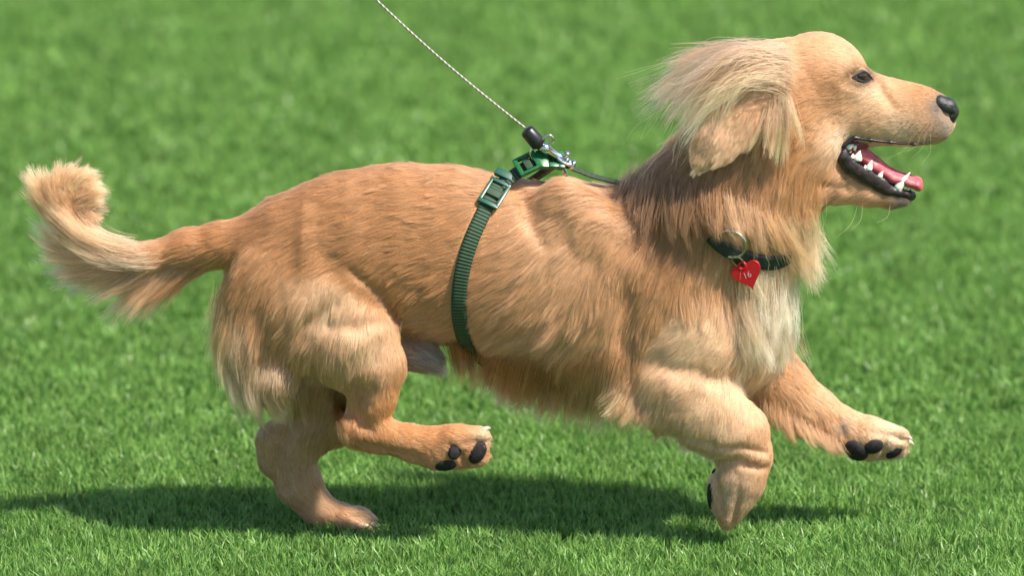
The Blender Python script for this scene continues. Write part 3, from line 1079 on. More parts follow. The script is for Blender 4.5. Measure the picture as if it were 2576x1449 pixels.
# tail plume
pl = []
pl.append(strands([            # underside feathering
    [(560, 640, 0), (520, 665, -4), (470, 690, -4), (430, 722, 0)],
    [(520, 645, 0), (470, 690, -8), (430, 735, -8), (395, 775, 0)],
    [(470, 650, 0), (420, 700, -10), (370, 760, -8), (318, 812, 0)],
    [(430, 655, 0), (380, 700, -10), (330, 745, -8), (290, 795, 0)],
    [(380, 665, 0), (320, 705, -10), (270, 735, -8), (225, 765, 0)],
    [(330, 665, 0), (270, 695, -10), (215, 712, -8), (170, 722, 0)],
    [(280, 655, 0), (220, 675, -10), (170, 680, -8), (125, 680, 0)],
    [(240, 630, 0), (180, 640, -10), (135, 630, -8), (100, 610, 0)],
    [(215, 605, 0), (160, 600, -10), (115, 575, -8), (80, 540, 0)],
], 6500, 10, [ORANGE * .8, TAN * .85, GOLD * .85, GOLD * .85, GOLD * .9, GOLD, GOLD, GOLD * 1.05, GOLD], clump=34, cw=.75, seed=61))
pl.append(strands([            # the curled tip
    [(200, 590, 0), (140, 560, -6), (95, 520, -6), (62, 478, 0)],
    [(180, 565, 0), (125, 520, -8), (90, 470, -8), (72, 438, 0)],
    [(165, 540, 0), (125, 490, -8), (108, 450, -8), (105, 422, 0)],
    [(160, 515, 0), (145, 470, -8), (145, 440, -8), (148, 418, 0)],
    [(165, 495, 0), (170, 455, -8), (185, 430, -8), (195, 418, 0)],
    [(175, 480, 0), (200, 452, -8), (225, 440, -8), (250, 442, 0)],
    [(185, 490, 0), (215, 480, -8), (240, 475, -8), (268, 478, 0)],
    [(190, 520, 0), (215, 512, -8), (240, 508, -8), (262, 515, 0)],
    [(205, 560, 0), (225, 555, -8), (240, 550, -8), (250, 548, 0)],
], 5600, 11, [GOLD, GOLD * 1.05, GOLD * 1.08, GOLD * 1.1, GOLD * 1.1, GOLD * 1.08, GOLD, GOLD * .97, GOLD * .95], clump=34, cw=.7, seed=63))
pl.append(strands([            # lie along the tail
    [(330, 622, -20), (260, 600, -28), (200, 560, -28), (150, 500, -20)],
    [(360, 640, -28), (280, 635, -34), (200, 600, -32), (135, 545, -24)],
    [(400, 655, -28), (320, 665, -34), (230, 650, -32), (150, 610, -24)],
], 1600, 12, [GOLD * 1.05, GOLD, CREAM * .9], clump=26, cw=.6, seed=65))
hair_curves('tail_plume', np.concatenate([p[0] for p in pl]), np.concatenate([p[1] for p in pl]), np.concatenate([p[2] for p in pl]), dog)

# longer feathering on body, legs, chest and throat
fe = []
fe.append(strands([            # chest fringe
    [(1225, 870, 4), (1215, 905, 8), (1200, 940, -10), (1185, 962, -30)],
    [(1290, 895, 4), (1275, 940, 10), (1260, 985, -10), (1245, 1005, -40)],
    [(1360, 900, 4), (1340, 960, 10), (1320, 1010, -10), (1300, 1035, -40)],
    [(1440, 910, 4), (1420, 975, 10), (1405, 1030, -10), (1390, 1062, -40)],
    [(1520, 900, 4), (1505, 970, 10), (1495, 1040, -10), (1485, 1080, -40)],
    [(1580, 900, 4), (1570, 970, 10), (1565, 1040, -4), (1570, 1085, -20)],
], 6000, 14, [TAN * .85, TAN * .85, TAN * .85, TAN * .9, GOLD * .8, GOLD * .85], clump=26, cw=.5, seed=71, rel=True, dev=.06, ln=(.6, 1.06)))
fe.append(strands([            # back of the thigh
    [(562, 720, 2), (549, 780, 4), (538, 830, 4), (534, 880, 0)],
    [(572, 810, 4), (556, 880, 6), (558, 935, 6), (570, 985, 0)],
    [(600, 880, 4), (586, 940, 8), (594, 990, 8), (612, 1028, 4)],
    [(650, 920, 4), (640, 975, 10), (648, 1020, 10), (666, 1054, 6)],
    [(705, 940, 4), (698, 990, 10), (706, 1032, 10), (722, 1062, 6)],
    [(760, 950, 4), (765, 1000, 10), (772, 1035, 10), (780, 1060, 6)],
], 5200, 11, [GOLD, GOLD, CREAM * .95, CREAM * .92, CREAM * .9, GOLD * .9], clump=36, cw=.7, seed=73, rel=True, ln=(.6, 1.05)))
fe.append(strands([            # above the hock
    [(840, 985, 4), (844, 1030, 8), (856, 1075, 8), (874, 1118, 2)],
    [(878, 990, 4), (876, 1030, 8), (882, 1070, 8), (892, 1105, 4)],
], 700, 8, TAN * .85, clump=24, cw=.7, seed=75, rel=True))
fe.append(strands([            # elbow feathering
    [(1570, 930, -110), (1550, 970, -126), (1530, 1000, -124), (1516, 1012, -118)],
    [(1585, 975, -116), (1565, 1010, -130), (1545, 1035, -128), (1528, 1046, -122)],
    [(1612, 1000, -122), (1597, 1040, -136), (1580, 1060, -134), (1566, 1070, -128)],
    [(1652, 1020, -128), (1642, 1056, -140), (1632, 1076, -138), (1622, 1086, -130)],
], 1000, 10, GOLD * .98, clump=26, cw=.9, seed=77, dev=.14))
fe.append(strands([            # far foreleg feathering
    [(1925, 1000, 20), (1925, 1040, 16), (1935, 1060, 18), (1945, 1082, 20)],
    [(1980, 1040, 20), (1985, 1072, 14), (1995, 1092, 14), (2005, 1110, 20)],
    [(2050, 1078, 30), (2058, 1105, 22), (2068, 1120, 22), (2080, 1130, 26)],
    [(2100, 1106, 36), (2108, 1128, 30), (2118, 1142, 30), (2126, 1150, 36)],
], 1500, 9, GOLD * .88, clump=26, cw=.75, seed=79))
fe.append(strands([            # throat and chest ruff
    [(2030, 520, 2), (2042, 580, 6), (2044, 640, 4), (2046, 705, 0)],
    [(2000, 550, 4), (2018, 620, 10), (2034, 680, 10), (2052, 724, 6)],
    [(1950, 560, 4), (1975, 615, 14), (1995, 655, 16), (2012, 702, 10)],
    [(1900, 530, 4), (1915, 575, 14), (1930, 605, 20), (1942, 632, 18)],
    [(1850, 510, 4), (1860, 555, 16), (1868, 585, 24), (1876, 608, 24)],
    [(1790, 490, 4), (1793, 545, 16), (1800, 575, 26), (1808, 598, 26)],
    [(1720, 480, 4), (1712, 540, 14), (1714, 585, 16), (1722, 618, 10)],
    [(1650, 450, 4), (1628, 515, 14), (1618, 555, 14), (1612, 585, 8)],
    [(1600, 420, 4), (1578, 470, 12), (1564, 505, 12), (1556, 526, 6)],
], 9000, 14, [CREAM, CREAM, GOLD * .97, GOLD * .92, GOLD * .85, TAN * .7, BROWN * 1.25, BROWN * 1.1, BROWN * 1.1], clump=44, cw=.75, seed=81, rel=True, ln=(.6, 1.06)))  # BROWN locks carry the mane's sable plus its painted-in shade
for y0, sd in ((670, 83), (740, 84), (810, 86)):
    fe.append(strands([        # pale chest, in tiers
        [(1865, y0, 2), (1862, y0 + 40, 7), (1864, y0 + 75, 9), (1872, y0 + 105, 5)],
        [(1905, y0, 2), (1906, y0 + 45, 7), (1910, y0 + 80, 9), (1914, y0 + 115, 5)],
        [(1950, y0, 2), (1958, y0 + 45, 7), (1958, y0 + 80, 8), (1952, y0 + 115, 4)],
        [(1985, y0, 2), (1996, y0 + 40, 4), (1996, y0 + 75, 4), (1990, y0 + 100, 2)],
    ], 1300, 14, [PALE, np.array([.92, .74, .55]), np.array([.93, .77, .59]), np.array([.92, .74, .55])], clump=34, cw=.7, seed=sd, rel=True, dev=.13))
fe.append(strands([            # belly tuft
    [(1040, 890, 2), (1078, 900, 6), (1104, 915, 4), (1122, 928, 0)],
    [(1050, 915, 2), (1082, 925, 6), (1106, 935, 4), (1118, 942, 0)],
], 900, 10, np.array([.42, .35, .30]), clump=24, cw=.6, seed=85, rel=True))
fe.append(strands([
    [(1130, 855, 2), (1140, 895, 4), (1150, 930, 0), (1155, 962, -20)],
    [(1180, 860, 2), (1185, 900, 4), (1185, 935, 0), (1180, 966, -20)],
], 700, 10, TAN * .75, clump=24, cw=.5, seed=87, rel=True))
hair_curves('feathering', np.concatenate([p[0] for p in fe]), np.concatenate([p[1] for p in fe]), np.concatenate([p[2] for p in fe]), dog)

# ------------------------------------------------------------------ face details
BLACK = mat('wet_black', (.012, .012, .014), .28, spec=.6)
noise_colour(BLACK, 300, (.010, .010, .011), (.030, .028, .029), 1.0, 700)
PADM = mat('paw_leather', (.016, .014, .014), .75, spec=.25)
noise_colour(PADM, 250, (.010, .009, .009), (.030, .026, .025), .6, 700)
LIPM = mat('lip_leather', (.018, .012, .014), .36, spec=.5)
noise_colour(LIPM, 180, (.010, .008, .009), (.042, .024, .026), .45, 420)
TOOTH = mat('tooth_enamel', (.80, .77, .66), .35, spec=.4)
TONGUE = mat('tongue_flesh', (.55, .10, .12), .42, spec=.4)
noise_colour(TONGUE, 90, (.46, .075, .095), (.62, .15, .165), .35, 700)
TONGUE.node_tree.nodes['Principled BSDF'].inputs['Subsurface Weight'].default_value = .25
TONGUE.node_tree.nodes['Principled BSDF'].inputs['Subsurface Radius'].default_value = (.004, .001, .001)
GUM = mat('gum_flesh', (.16, .03, .035), .35, spec=.5)
CLAW = mat('claw_horn', (.62, .47, .36), .4)


def sdf_blob(name, stations, material, parent, h=.0009, smooth=.003, cutters=(), it=2):
    """small smooth-union solid at finer resolution"""
    global LO, HI, DIM, GX, GY, GZ, H
    sv = (LO, HI, DIM, GX, GY, GZ, H)
    pts = np.array([M(*s[:3]) for st in stations for s in st])
    rad = max(s[3] * max(1, s[4]) for st in stations for s in st) * S + 3 * h
    H = h
    LO = pts.min(0) - rad; HI = pts.max(0) + rad
    DIM = np.ceil((HI - LO) / H).astype(int) + 1
    GX, GY, GZ = (LO[c] + np.arange(DIM[c]) * H for c in range(3))
    D = np.full(DIM, .03, np.float32)
    for st in stations:
        chain(D, st, smooth, pad=.02)
    for st in cutters:
        E = np.full(DIM, .03, np.float32)
        chain(E, st, .001, pad=.02)
        D = smax(D, -E, .0015)
    V, F = surface_nets(D)
    V = smooth_field(V, F, it)
    LO, HI, DIM, GX, GY, GZ, H = sv
    return big_mesh(name, V, F, material, parent)


nose = sdf_blob('nose', [[(2364, 257, -14, 19, 1.1), (2384, 267, -13, 21, 1.1), (2394, 281, -10, 17, 1.2), (2390, 302, -7, 13, 1.2)],
                         [(2364, 257, 14, 19, 1.1), (2384, 267, 13, 21, 1.1), (2394, 281, 10, 17, 1.2), (2390, 302, 7, 13, 1.2)],
                         [(2386, 312, 0, 10, 1), (2382, 290, 0, 22, 1)]],
                BLACK, dog, cutters=[[(2400, 288, -34, 5, 1.2), (2386, 290, -36, 7, 1.2), (2376, 286, -36, 4, 1.2)],
                                     [(2400, 288, 34, 5, 1.2), (2386, 290, 36, 7, 1.2), (2376, 286, 36, 4, 1.2)],
                                     [(2422, 262, 0, 4, .5), (2418, 320, 0, 4, .5)]])

EYE = mat('eye_gloss', (.020, .009, .004), .06, spec=.7)
LIDM = mat('eyelid_skin', (.016, .012, .012), .5, spec=.35)
for side in (-1, 1):
    q, qn = hit(2169, 190)
    c, n = q[0].copy(), qn[0].copy()
    flip = np.array([1, side * -1.0, 1]) if side > 0 else np.ones(3)
    u = xv - n * (xv @ n) - .22 * (upv - n * (upv @ n)); u = u / np.linalg.norm(u)
    w = np.cross(n, u)
    if w[2] < 0:
        w = -w
    bm = bmesh.new()
    bmesh.ops.create_uvsphere(bm, u_segments=24, v_segments=16, radius=1)
    for v in bm.verts:
        a_, b_, e_ = v.co
        v.co = Vector((c - n * .0012 + u * a_ * .0080 + w * b_ * .0050 + n * e_ * .0036) * flip)
    if side > 0:
        bmesh.ops.reverse_faces(bm, faces=bm.faces)
    me = bpy.data.meshes.new('eye'); bm.to_mesh(me); bm.free()
    me.polygons.foreach_set('use_smooth', [True] * len(me.polygons))
    me.materials.append(EYE)
    eye = link(bpy.data.objects.new('eye', me), dog)
    up_, lo_ = (catmull(np.array(p_, float), 18) for p_ in ([(2142, 195), (2154, 186), (2168, 180), (2182, 185), (2198, 202)], [(2142, 195), (2156, 201), (2171, 205), (2185, 204), (2198, 202)]))
    V, F = [], []
    for j_ in range(6):
        g_ = up_ * (1 - j_ / 5) + lo_ * (j_ / 5)
        Q, Qn = hit(g_[:, 0], g_[:, 1])
        V.extend((Q + Qn * .0004) * flip)
    for j_ in range(5):
        for i_ in range(17):
            F.append((j_ * 18 + i_, j_ * 18 + i_ + 1, (j_ + 1) * 18 + i_ + 1, (j_ + 1) * 18 + i_))
    mesh_obj('eye_corner', V, F, LIDM, eye)
    for pts, rr in (([(2142, 195), (2154, 186), (2168, 180), (2182, 185), (2198, 202)], .0020),
                    ([(2142, 195), (2156, 201), (2171, 205), (2185, 204), (2198, 202)], .0016)):
        pp = catmull(np.array(pts, float), 18)
        Q, Qn = hit(pp[:, 0], pp[:, 1])
        Q = (Q + Qn * .0002) * flip
        V, F = tube(Q, np.interp(np.linspace(0, 1, 18), [0, .5, 1], [.0006, rr, .0006]), 8)
        mesh_obj('eyelid', V, F, LIDM, eye)

# lower lip band, far lip, gums, tongue
lip = sdf_blob('lip', [[(2120, 374, -42, 13, .9), (2120, 396, -49, 16, .6), (2143, 421, -46, 18, .5), (2180, 444, -39, 18.5, .5), (2215, 464, -33, 18, .5), (2238, 478, -29, 14, .7)],
                       [(2228, 480, -32, 10, .9), (2262, 484, -28, 9, .9), (2285, 489, -16, 10, 1), (2292, 492, 0, 11, 1), (2285, 489, 16, 10, 1), (2240, 478, 32, 11, .9), (2180, 447, 42, 19, .7), (2130, 405, 50, 16, .8)]],
               LIPM, dog)
ulip = sdf_blob('lip', [[(2120, 366, -52, 8, 1), (2150, 346, -52, 4.5, 1), (2190, 352, -50, 4, .9), (2240, 358, -45, 3.5, .9), (2300, 363, -39, 3, .9), (2345, 358, -30, 3, .9)]], LIPM, dog)
gum = sdf_blob('gum', [[(2120, 395, 0, 32, 1.3), (2160, 425, 0, 26, 1.4), (2210, 455, 0, 22, 1.4), (2262, 478, 0, 14, 1.8)],
                       [(2135, 360, 0, 26, 1.6), (2200, 345, 0, 16, 2.2)]], GUM, dog)
tongue = sdf_blob('tongue', [[(2122, 362, 0, 20, 1.5), (2160, 380, 0, 22, 1.6), (2200, 413, 0, 19, 1.8), (2244, 442, 0, 16, 2.1), (2284, 453, 0, 14, 2.4), (2306, 460, 0, 14, 2.2), (2310, 468, 0, 12, 2.2)]],
                  TONGUE, dog, cutters=[[(2190, 388, 0, 8, 1.2), (2240, 422, 0, 7, 1.3), (2300, 440, 0, 7, 1.3)]])


def tooth(base, tip, r, Y, flat=.7, parent=dog):
    a, b = M(base[0], base[1], Y), M(tip[0], tip[1], Y + (0 if abs(Y) > 20 else 0))
    t = np.linspace(0, 1, 7)[:, None]
    bend = np.array([-.12, 0, 0]) * np.linalg.norm(b - a)
    P = a * (1 - t) + b * t + bend * (t * (1 - t))
    R = .85 * r * S * np.array([.95, 1.05, .95, .78, .55, .30, .06])
    V, F = tube(P, R, 10, squash=((0, 1, 0), flat))
    return mesh_obj('tooth', V, F, TOOTH, parent)


for sgn in (-1, 1):
    tooth((2256, 478), (2290, 433), 13, 27 * sgn, .8)
    tooth((2280, 484), (2290, 468), 6, 16 * sgn)
    tooth((2286, 487), (2294, 472), 5, 6 * sgn)
    tooth((2212, 446), (2222, 430), 8, 38 * sgn)
    tooth((2185, 428), (2194, 402), 10, 42 * sgn)
    tooth((2176, 424), (2178, 414), 6, 42 * sgn)
    tooth((2157, 404), (2164, 378), 13, 45 * sgn)
    tooth((2146, 398), (2146, 386), 9, 45 * sgn)
    tooth((2136, 362), (2140, 386), 15, 42 * sgn, .6)
    tooth((2148, 366), (2152, 380), 9, 42 * sgn, .6)


# paw pads and claws
def pad(px, py, rx, ry, rot, off=-.0004, f=body_f, thick=.55):
    q, n = hit(px, py)
    q, n = q[0], n[0]
    # ellipsoid flattened along the surface normal
    bm = bmesh.new()
    bmesh.ops.create_uvsphere(bm, u_segments=18, v_segments=12, radius=1)
    u = xv - n * (xv @ n); u = u / np.linalg.norm(u)
    w = np.cross(n, u)
    if w[2] < 0: w = -w
    cr, sr = math.cos(rot), math.sin(rot)
    for v in bm.verts:
        a, b, c = v.co
        a2, b2 = a * rx * S, b * ry * S
        a3, b3 = a2 * cr - b2 * sr, a2 * sr + b2 * cr
        p = q + u * a3 + w * b3 + n * (c * min(rx, ry) * S * thick + off)
        v.co = Vector(p)
    me = bpy.data.meshes.new('paw_pad'); bm.to_mesh(me); bm.free()
    me.polygons.foreach_set('use_smooth', [True] * len(me.polygons))
    me.materials.append(PADM)
    return link(bpy.data.objects.new('paw_pad', me), dog)


pad(1122, 1172, 29, 20, .15)
pad(1145, 1136, 18, 23, -.5)
pad(1202, 1140, 22, 32, -.5)
pad(2152, 1135, 30, 35, .9)
pad(2198, 1125, 26, 21, .3)
pad(2250, 1140, 25, 17, .6)
pad(1796, 1186, 9, 16, 0)
pad(1786, 1250, 13, 36, .1)


def claw(base, tip, Y, r=7):
    a, b = M(*base, Y), M(*tip, Y)
    t = np.linspace(0, 1, 6)[:, None]
    P = a * (1 - t) + b * t + np.array([0, 0, .0015]) * np.sin(t * np.pi)
    V, F = tube(P, r * S * np.array([1, 1, .85, .65, .4, .1]), 8)
    mesh_obj('claw', V, F, CLAW, dog)


claw((1214, 1086), (1235, 1078), -112, 8); claw((1218, 1102), (1238, 1101), -100, 8); claw((1214, 1120), (1232, 1117), -90, 8)
claw((2272, 1098), (2296, 1108), 66, 8); claw((2276, 1110), (2300, 1121), 78, 8); claw((2266, 1132), (2286, 1140), 96, 8)
claw((932, 1318), (953, 1332), 70, 7); claw((916, 1323), (938, 1339), 50, 7); claw((896, 1327), (916, 1343), 36, 7)
claw((1838, 1308), (1832, 1332), -106, 8); claw((1848, 1300), (1846, 1324), -96, 7)


# whiskers and brow hairs
WH = []
for a, b in (((2330, 320), (2290, 400)), ((2340, 330), (2320, 410)), ((2320, 335), (2260, 385)), ((2300, 330), (2230, 400)), ((2170, 505), (2140, 580)), ((2160, 508), (2100, 600)),
             ((2240, 510), (2205, 560)), ((2060, 440), (2055, 560)), ((2075, 450), (2062, 600))):
    q, n = hit(*a)
    e = M(b[0], b[1], -60)
    m_ = (q[0] + e) / 2 + np.array([.004, 0, -.004])
    WH.append(catmull(np.array([q[0], m_, e]), 7))
hair_curves('whiskers', np.array(WH), np.tile(CREAM, (len(WH), 1)), np.full(len(WH), .00016), dog)
# dark whisker roots on the muzzle
SP = []
for i in range(22):
    x, y = 2268 + (i % 6) * 15 + (i // 6) * 7 + rng.uniform(-4, 4), 305 + (i // 6) * 11 + (i % 6) * 1.5 + rng.uniform(-3, 3)
    q, n = hit(x, y)
    p0 = q[0] + n[0] * .0012
    SP.append(catmull(np.array([p0, p0 + n[0] * .0008 + np.array([-.0012, 0, -.0005]), p0 + n[0] * .0008 + np.array([-.0026, 0, -.0014])]), 7))
hair_curves('whisker_roots', np.array(SP), np.tile(DARK * .6, (len(SP), 1)), np.full(len(SP), .00045), dog)

# ------------------------------------------------------------------ harness
WEB = bpy.data.materials.new('green_webbing')
WEB.use_nodes = True
nt = WEB.node_tree
b = nt.nodes['Principled BSDF']
a = nt.nodes.new('ShaderNodeAttribute'); a.attribute_name = 'along'
sx = nt.nodes.new('ShaderNodeSeparateXYZ'); nt.links.new(a.outputs['Vector'], sx.inputs[0])
mul = nt.nodes.new('ShaderNodeMath'); mul.operation = 'MULTIPLY'; mul.inputs[1].default_value = 2 * math.pi / .0034
nt.links.new(sx.outputs['X'], mul.inputs[0])
sn = nt.nodes.new('ShaderNodeMath'); sn.operation = 'SINE'; nt.links.new(mul.outputs[0], sn.inputs[0])
rp = nt.nodes.new('ShaderNodeValToRGB')
mr = nt.nodes.new('ShaderNodeMapRange'); mr.inputs[1].default_value = -1; mr.inputs[2].default_value = 1
nt.links.new(sn.outputs[0], mr.inputs[0]); nt.links.new(mr.outputs[0], rp.inputs[0])
rp.color_ramp.elements[0].color = (.006, .020, .009, 1); rp.color_ramp.elements[0].position = .25
rp.color_ramp.elements[1].color = (.034, .080, .034, 1); rp.color_ramp.elements[1].position = .7
nt.links.new(rp.outputs[0], b.inputs['Base Color'])
bp = nt.nodes.new('ShaderNodeBump'); bp.inputs['Strength'].default_value = .8; bp.inputs['Distance'].default_value = .0006
nt.links.new(mr.outputs[0], bp.inputs['Height']); nt.links.new(bp.outputs[0], b.inputs['Normal'])
b.inputs['Roughness'].default_value = .7
DKWEB = mat('dark_webbing', (.010, .022, .014), .8)
noise_colour(DKWEB, 500, (.006, .012, .008), (.05, .075, .04), .6, 900)
GRN1 = mat('teal_green_plastic', (.012, .075, .048), .35)
GRN2 = mat('bright_green_plastic', (.014, .115, .035), .32)
STEEL = mat('chrome', (.62, .62, .63), .16, 1.0)
NICKEL = mat('nickel', (.55, .52, .46), .2, 1.0)

harness = thing('harness', 'green nylon dog harness strapped round the running dog\'s chest', 'harness', tuple(M(1240, 480, -60)))
pp = catmull(STRAP, 44)
Q, Qn = hit(pp[:, 0], pp[:, 1])
Q = Q + Qn * .0018
fq = Q.copy(); fq[:, 1] *= -1                   # the same band on the far flank
fn = Qn.copy(); fn[:, 1] *= -1
Vr, Fr, Ar = ribbon(Q, Qn, STRAP_HW * 2 * S, .0014)
o = mesh_obj('girth_strap', Vr, Fr, WEB, harness); set_along(o, Ar)
# over the back to the far side
Vr, Fr, Ar = ribbon(fq, fn, STRAP_HW * 2 * S, .0014)
o = mesh_obj('girth_strap', Vr, Fr, WEB, harness); set_along(o, Ar)
# raised piece pulled up by the leash
up = catmull(np.array([M(1252, 470, -52), M(1285, 447, -40), M(1318, 425, -30), M(1350, 408, -22), M(1400, 402, -16)]), 24)
un = np.tile(nrm(np.array([[-.35, -.75, .75]]))[0], (24, 1))
Vr, Fr, Ar = ribbon(up, un, STRAP_HW * 2 * S, .0016)
o = mesh_obj('raised_strap', Vr, Fr, WEB, harness); set_along(o, Ar)
bk = catmull(np.array([M(1395, 408, -10), M(1440, 425, -6), M(1490, 444, -2), M(1560, 462, 0), M(1640, 480, 0)]), 24)
Vr, Fr, Ar = ribbon(bk, np.tile(np.array([.1, -.12, 1]), (24, 1)), .010, .0018)
o = mesh_obj('back_strap', Vr, Fr, DKWEB, harness); set_along(o, Ar)
# down to the far side, under the leash clip
dn = catmull(np.array([M(1405, 405, 4), M(1380, 425, 30), M(1345, 450, 60), M(1300, 478, 85)]), 16)
Vr, Fr, Ar = ribbon(dn, np.tile(np.array([0, .5, .85]), (16, 1)), .012, .0018)
o = mesh_obj('raised_strap', Vr, Fr, WEB, harness); set_along(o, Ar)


def rounded_box(bm, c, ax, ay, az, sx_, sy_, sz_, bev):
    M3 = Matrix((Vector(ax), Vector(ay), Vector(az))).transposed().to_4x4()
    M3.translation = Vector(c)
    r = bmesh.ops.create_cube(bm, size=1)
    vs_ = r['verts']
    for v in vs_:
        v.co = Vector((v.co.x * sx_, v.co.y * sy_, v.co.z * sz_))
    es = list({e for v in vs_ for e in v.link_edges})
    rb = bmesh.ops.bevel(bm, geom=es, offset=bev, segments=2, affect='EDGES', profile=.6)
    allv = set(vs_) | set(rb['verts'])
    for v in allv:
        if v.is_valid:
            v.co = M3 @ v.co


def bm_obj(name, bm, material, parent):
    me = bpy.data.meshes.new(name); bm.to_mesh(me); bm.free()
    me.materials.append(material)
    me.polygons.foreach_set('use_smooth', [True] * len(me.polygons))
    try:
        me.set_sharp_from_angle(angle=math.radians(40))
    except Exception:
        pass
    return link(bpy.data.objects.new(name, me), parent)


def frame_axes(p0, p1, nrml):
    a = nrm(np.asarray(p1) - np.asarray(p0))
    n = np.asarray(nrml, float); n = nrm(n - a * (n @ a))
    w = np.cross(n, a)
    return a, w, n


# slider buckle on the flank
s0, sn0 = hit([1226, 1262], [516, 462])
p0, p1 = s0[0] + sn0[0] * .005, s0[1] + sn0[1] * .0055
a_, w_, n_ = frame_axes(p0, p1, sn0.mean(0) + np.array([-.1, -.5, .2]))
c_ = (p0 + p1) / 2
Lb, Wb, Tb = np.linalg.norm(p1 - p0) * 1.0, .0215, .0042
bm = bmesh.new()
rounded_box(bm, c_ - a_ * Lb * .5, a_, w_, n_, .0048, Wb, Tb, .0012)
rounded_box(bm, c_ + a_ * Lb * .36, a_, w_, n_, .0042, Wb, Tb, .0012)
rounded_box(bm, c_ - a_ * Lb * .08 + w_ * (Wb / 2 - .0017), a_, w_, n_, Lb * .92, .0034, Tb, .0012)
rounded_box(bm, c_ - a_ * Lb * .08 - w_ * (Wb / 2 - .0017), a_, w_, n_, Lb * .92, .0034, Tb, .0012)
bk1 = bm_obj('slider_buckle', bm, GRN1, harness)
bm = bmesh.new()
rounded_box(bm, c_ + a_ * Lb * .66 + n_ * .0008, a_, w_, n_, .0085, Wb * .98, .0052, .0012)
bm_obj('strap_keeper', bm, GRN1, harness)
bm = bmesh.new()
rounded_box(bm, c_ - a_ * Lb * .1 + n_ * .001, a_, w_, n_, .0075, Wb - .0072, .0028, .0009)
bm_obj('webbing_loop', bm, WEB, bk1)

# release buckle above the back
q0, q1, q2 = M(1306, 422, -40), M(1348, 402, -30), M(1410, 404, -18)
a_, w_, n_ = frame_axes(q0, q1, np.array([-.3, -.75, .8]))
c_ = (q0 + q1) / 2
Lb = np.linalg.norm(q1 - q0) * 1.05
bm = bmesh.new()
rounded_box(bm, c_ - a_ * Lb * .5, a_, w_, n_, .0046, .022, .0048, .0012)
rounded_box(bm, c_ + a_ * Lb * .5, a_, w_, n_, .0052, .022, .0048, .0012)
rounded_box(bm, c_ + w_ * .0093, a_, w_, n_, Lb, .0034, .0048, .0012)
rounded_box(bm, c_ - w_ * .0093, a_, w_, n_, Lb, .0034, .0048, .0012)
a2, w2, n2 = frame_axes(q1, q2, np.array([.0, -.7, .8]))
c2 = (q1 + q2) / 2
L2 = np.linalg.norm(q2 - q1)
rounded_box(bm, c2 - a2 * L2 * .25, a2, w2, n2, L2 * .5, .0195, .0065, .0016)
rounded_box(bm, c2 + a2 * L2 * .22 + w2 * .0062, a2, w2, n2, L2 * .45, .0055, .0058, .0014)
rounded_box(bm, c2 + a2 * L2 * .22 - w2 * .0062, a2, w2, n2, L2 * .45, .0055, .0058, .0014)
rounded_box(bm, c2 + a2 * L2 * .5, a2, w2, n2, L2 * .3, .0195, .0068, .0016)
bk2 = bm_obj('release_buckle', bm, GRN2, harness)
bm = bmesh.new()
rounded_box(bm, c_ + n_ * .0012, a_, w_, n_, .0070, .0148, .0028, .0009)
bm_obj('webbing_loop', bm, WEB, bk2)
# ring the leash clips to
rc = M(1412, 420, -8)
ang_ = np.linspace(0, 2 * np.pi, 25)
ring = rc + np.outer(np.cos(ang_), [0, .6, .0]) * .011 + np.outer(np.sin(ang_), nrm(np.array([[-.5, 0, .8]]))[0]) * .010
V, F = tube(ring, .0013, 8, caps=False)
mesh_obj('ring', V, F, STEEL, harness)

# ------------------------------------------------------------------ leash
leash = thing('leash', 'thin grey braided leash running up from the harness, with chrome clip', 'leash', tuple(M(1412, 410, -16)))
CORD = bpy.data.materials.new('braided_cord')
CORD.use_nodes = True
nt = CORD.node_tree
b = nt.nodes['Principled BSDF']
a = nt.nodes.new('ShaderNodeAttribute'); a.attribute_name = 'along'
wv = nt.nodes.new('ShaderNodeTexWave'); wv.bands_direction = 'DIAGONAL'
wv.inputs['Scale'].default_value = 1.0; wv.inputs['Distortion'].default_value = 0
nt.links.new(a.outputs['Vector'], wv.inputs['Vector'])
rp = nt.nodes.new('ShaderNodeValToRGB')
rp.color_ramp.elements[0].color = (.20, .19, .16, 1); rp.color_ramp.elements[0].position = .35
rp.color_ramp.elements[1].color = (.44, .42, .35, 1); rp.color_ramp.elements[1].position = .6
nt.links.new(wv.outputs['Color'], rp.inputs[0]); nt.links.new(rp.outputs[0], b.inputs['Base Color'])
b.inputs['Roughness'].default_value = .6
d0, d1 = M(1322, 322, -30), M(960, 0, -60)
far_end = d1 + (d1 - d0) * .35
nC = 90
t = np.linspace(0, 1, nC)[:, None]
cord = d0 * (1 - t) + far_end * t + np.array([0, 0, -.006]) * np.sin(t * np.pi)
V, F = tube(cord, .0011, 10)
o = mesh_obj('cord', V, F, CORD, leash)
L = np.repeat(np.linspace(0, np.linalg.norm(far_end - d0), nC), 10)
th = np.tile(np.arange(10) / 10, nC)
at = o.data.attributes.new('along', 'FLOAT_VECTOR', 'POINT')
at.data.foreach_set('vector', np.stack([L * 115, th * .0 + np.cos(th * 2 * np.pi) * .12, np.zeros_like(L)], 1).astype(np.float32).ravel())

ax_ = nrm(M(1358, 365, -28) - M(1320, 322, -30))
s0 = M(1322, 324, -30)
prof = [(0, .0022), (.001, .0058), (.003, .0072), (.016, .0078), (.0205, .0072), (.022, .005)]
V, F = tube(np.array([s0 + ax_ * h_ for h_, _ in prof]), [r_ for _, r_ in prof], 20)
BLKP = mat('black_plastic', (.010, .010, .011), .38)
mesh_obj('sleeve', V, F, BLKP, leash)
V, F = tube(np.array([s0 + ax_ * .021, s0 + ax_ * .026, s0 + ax_ * .030]), [.0048, .0045, .0036], 14)
mesh_obj('sleeve_collar', V, F, BLKP, leash)
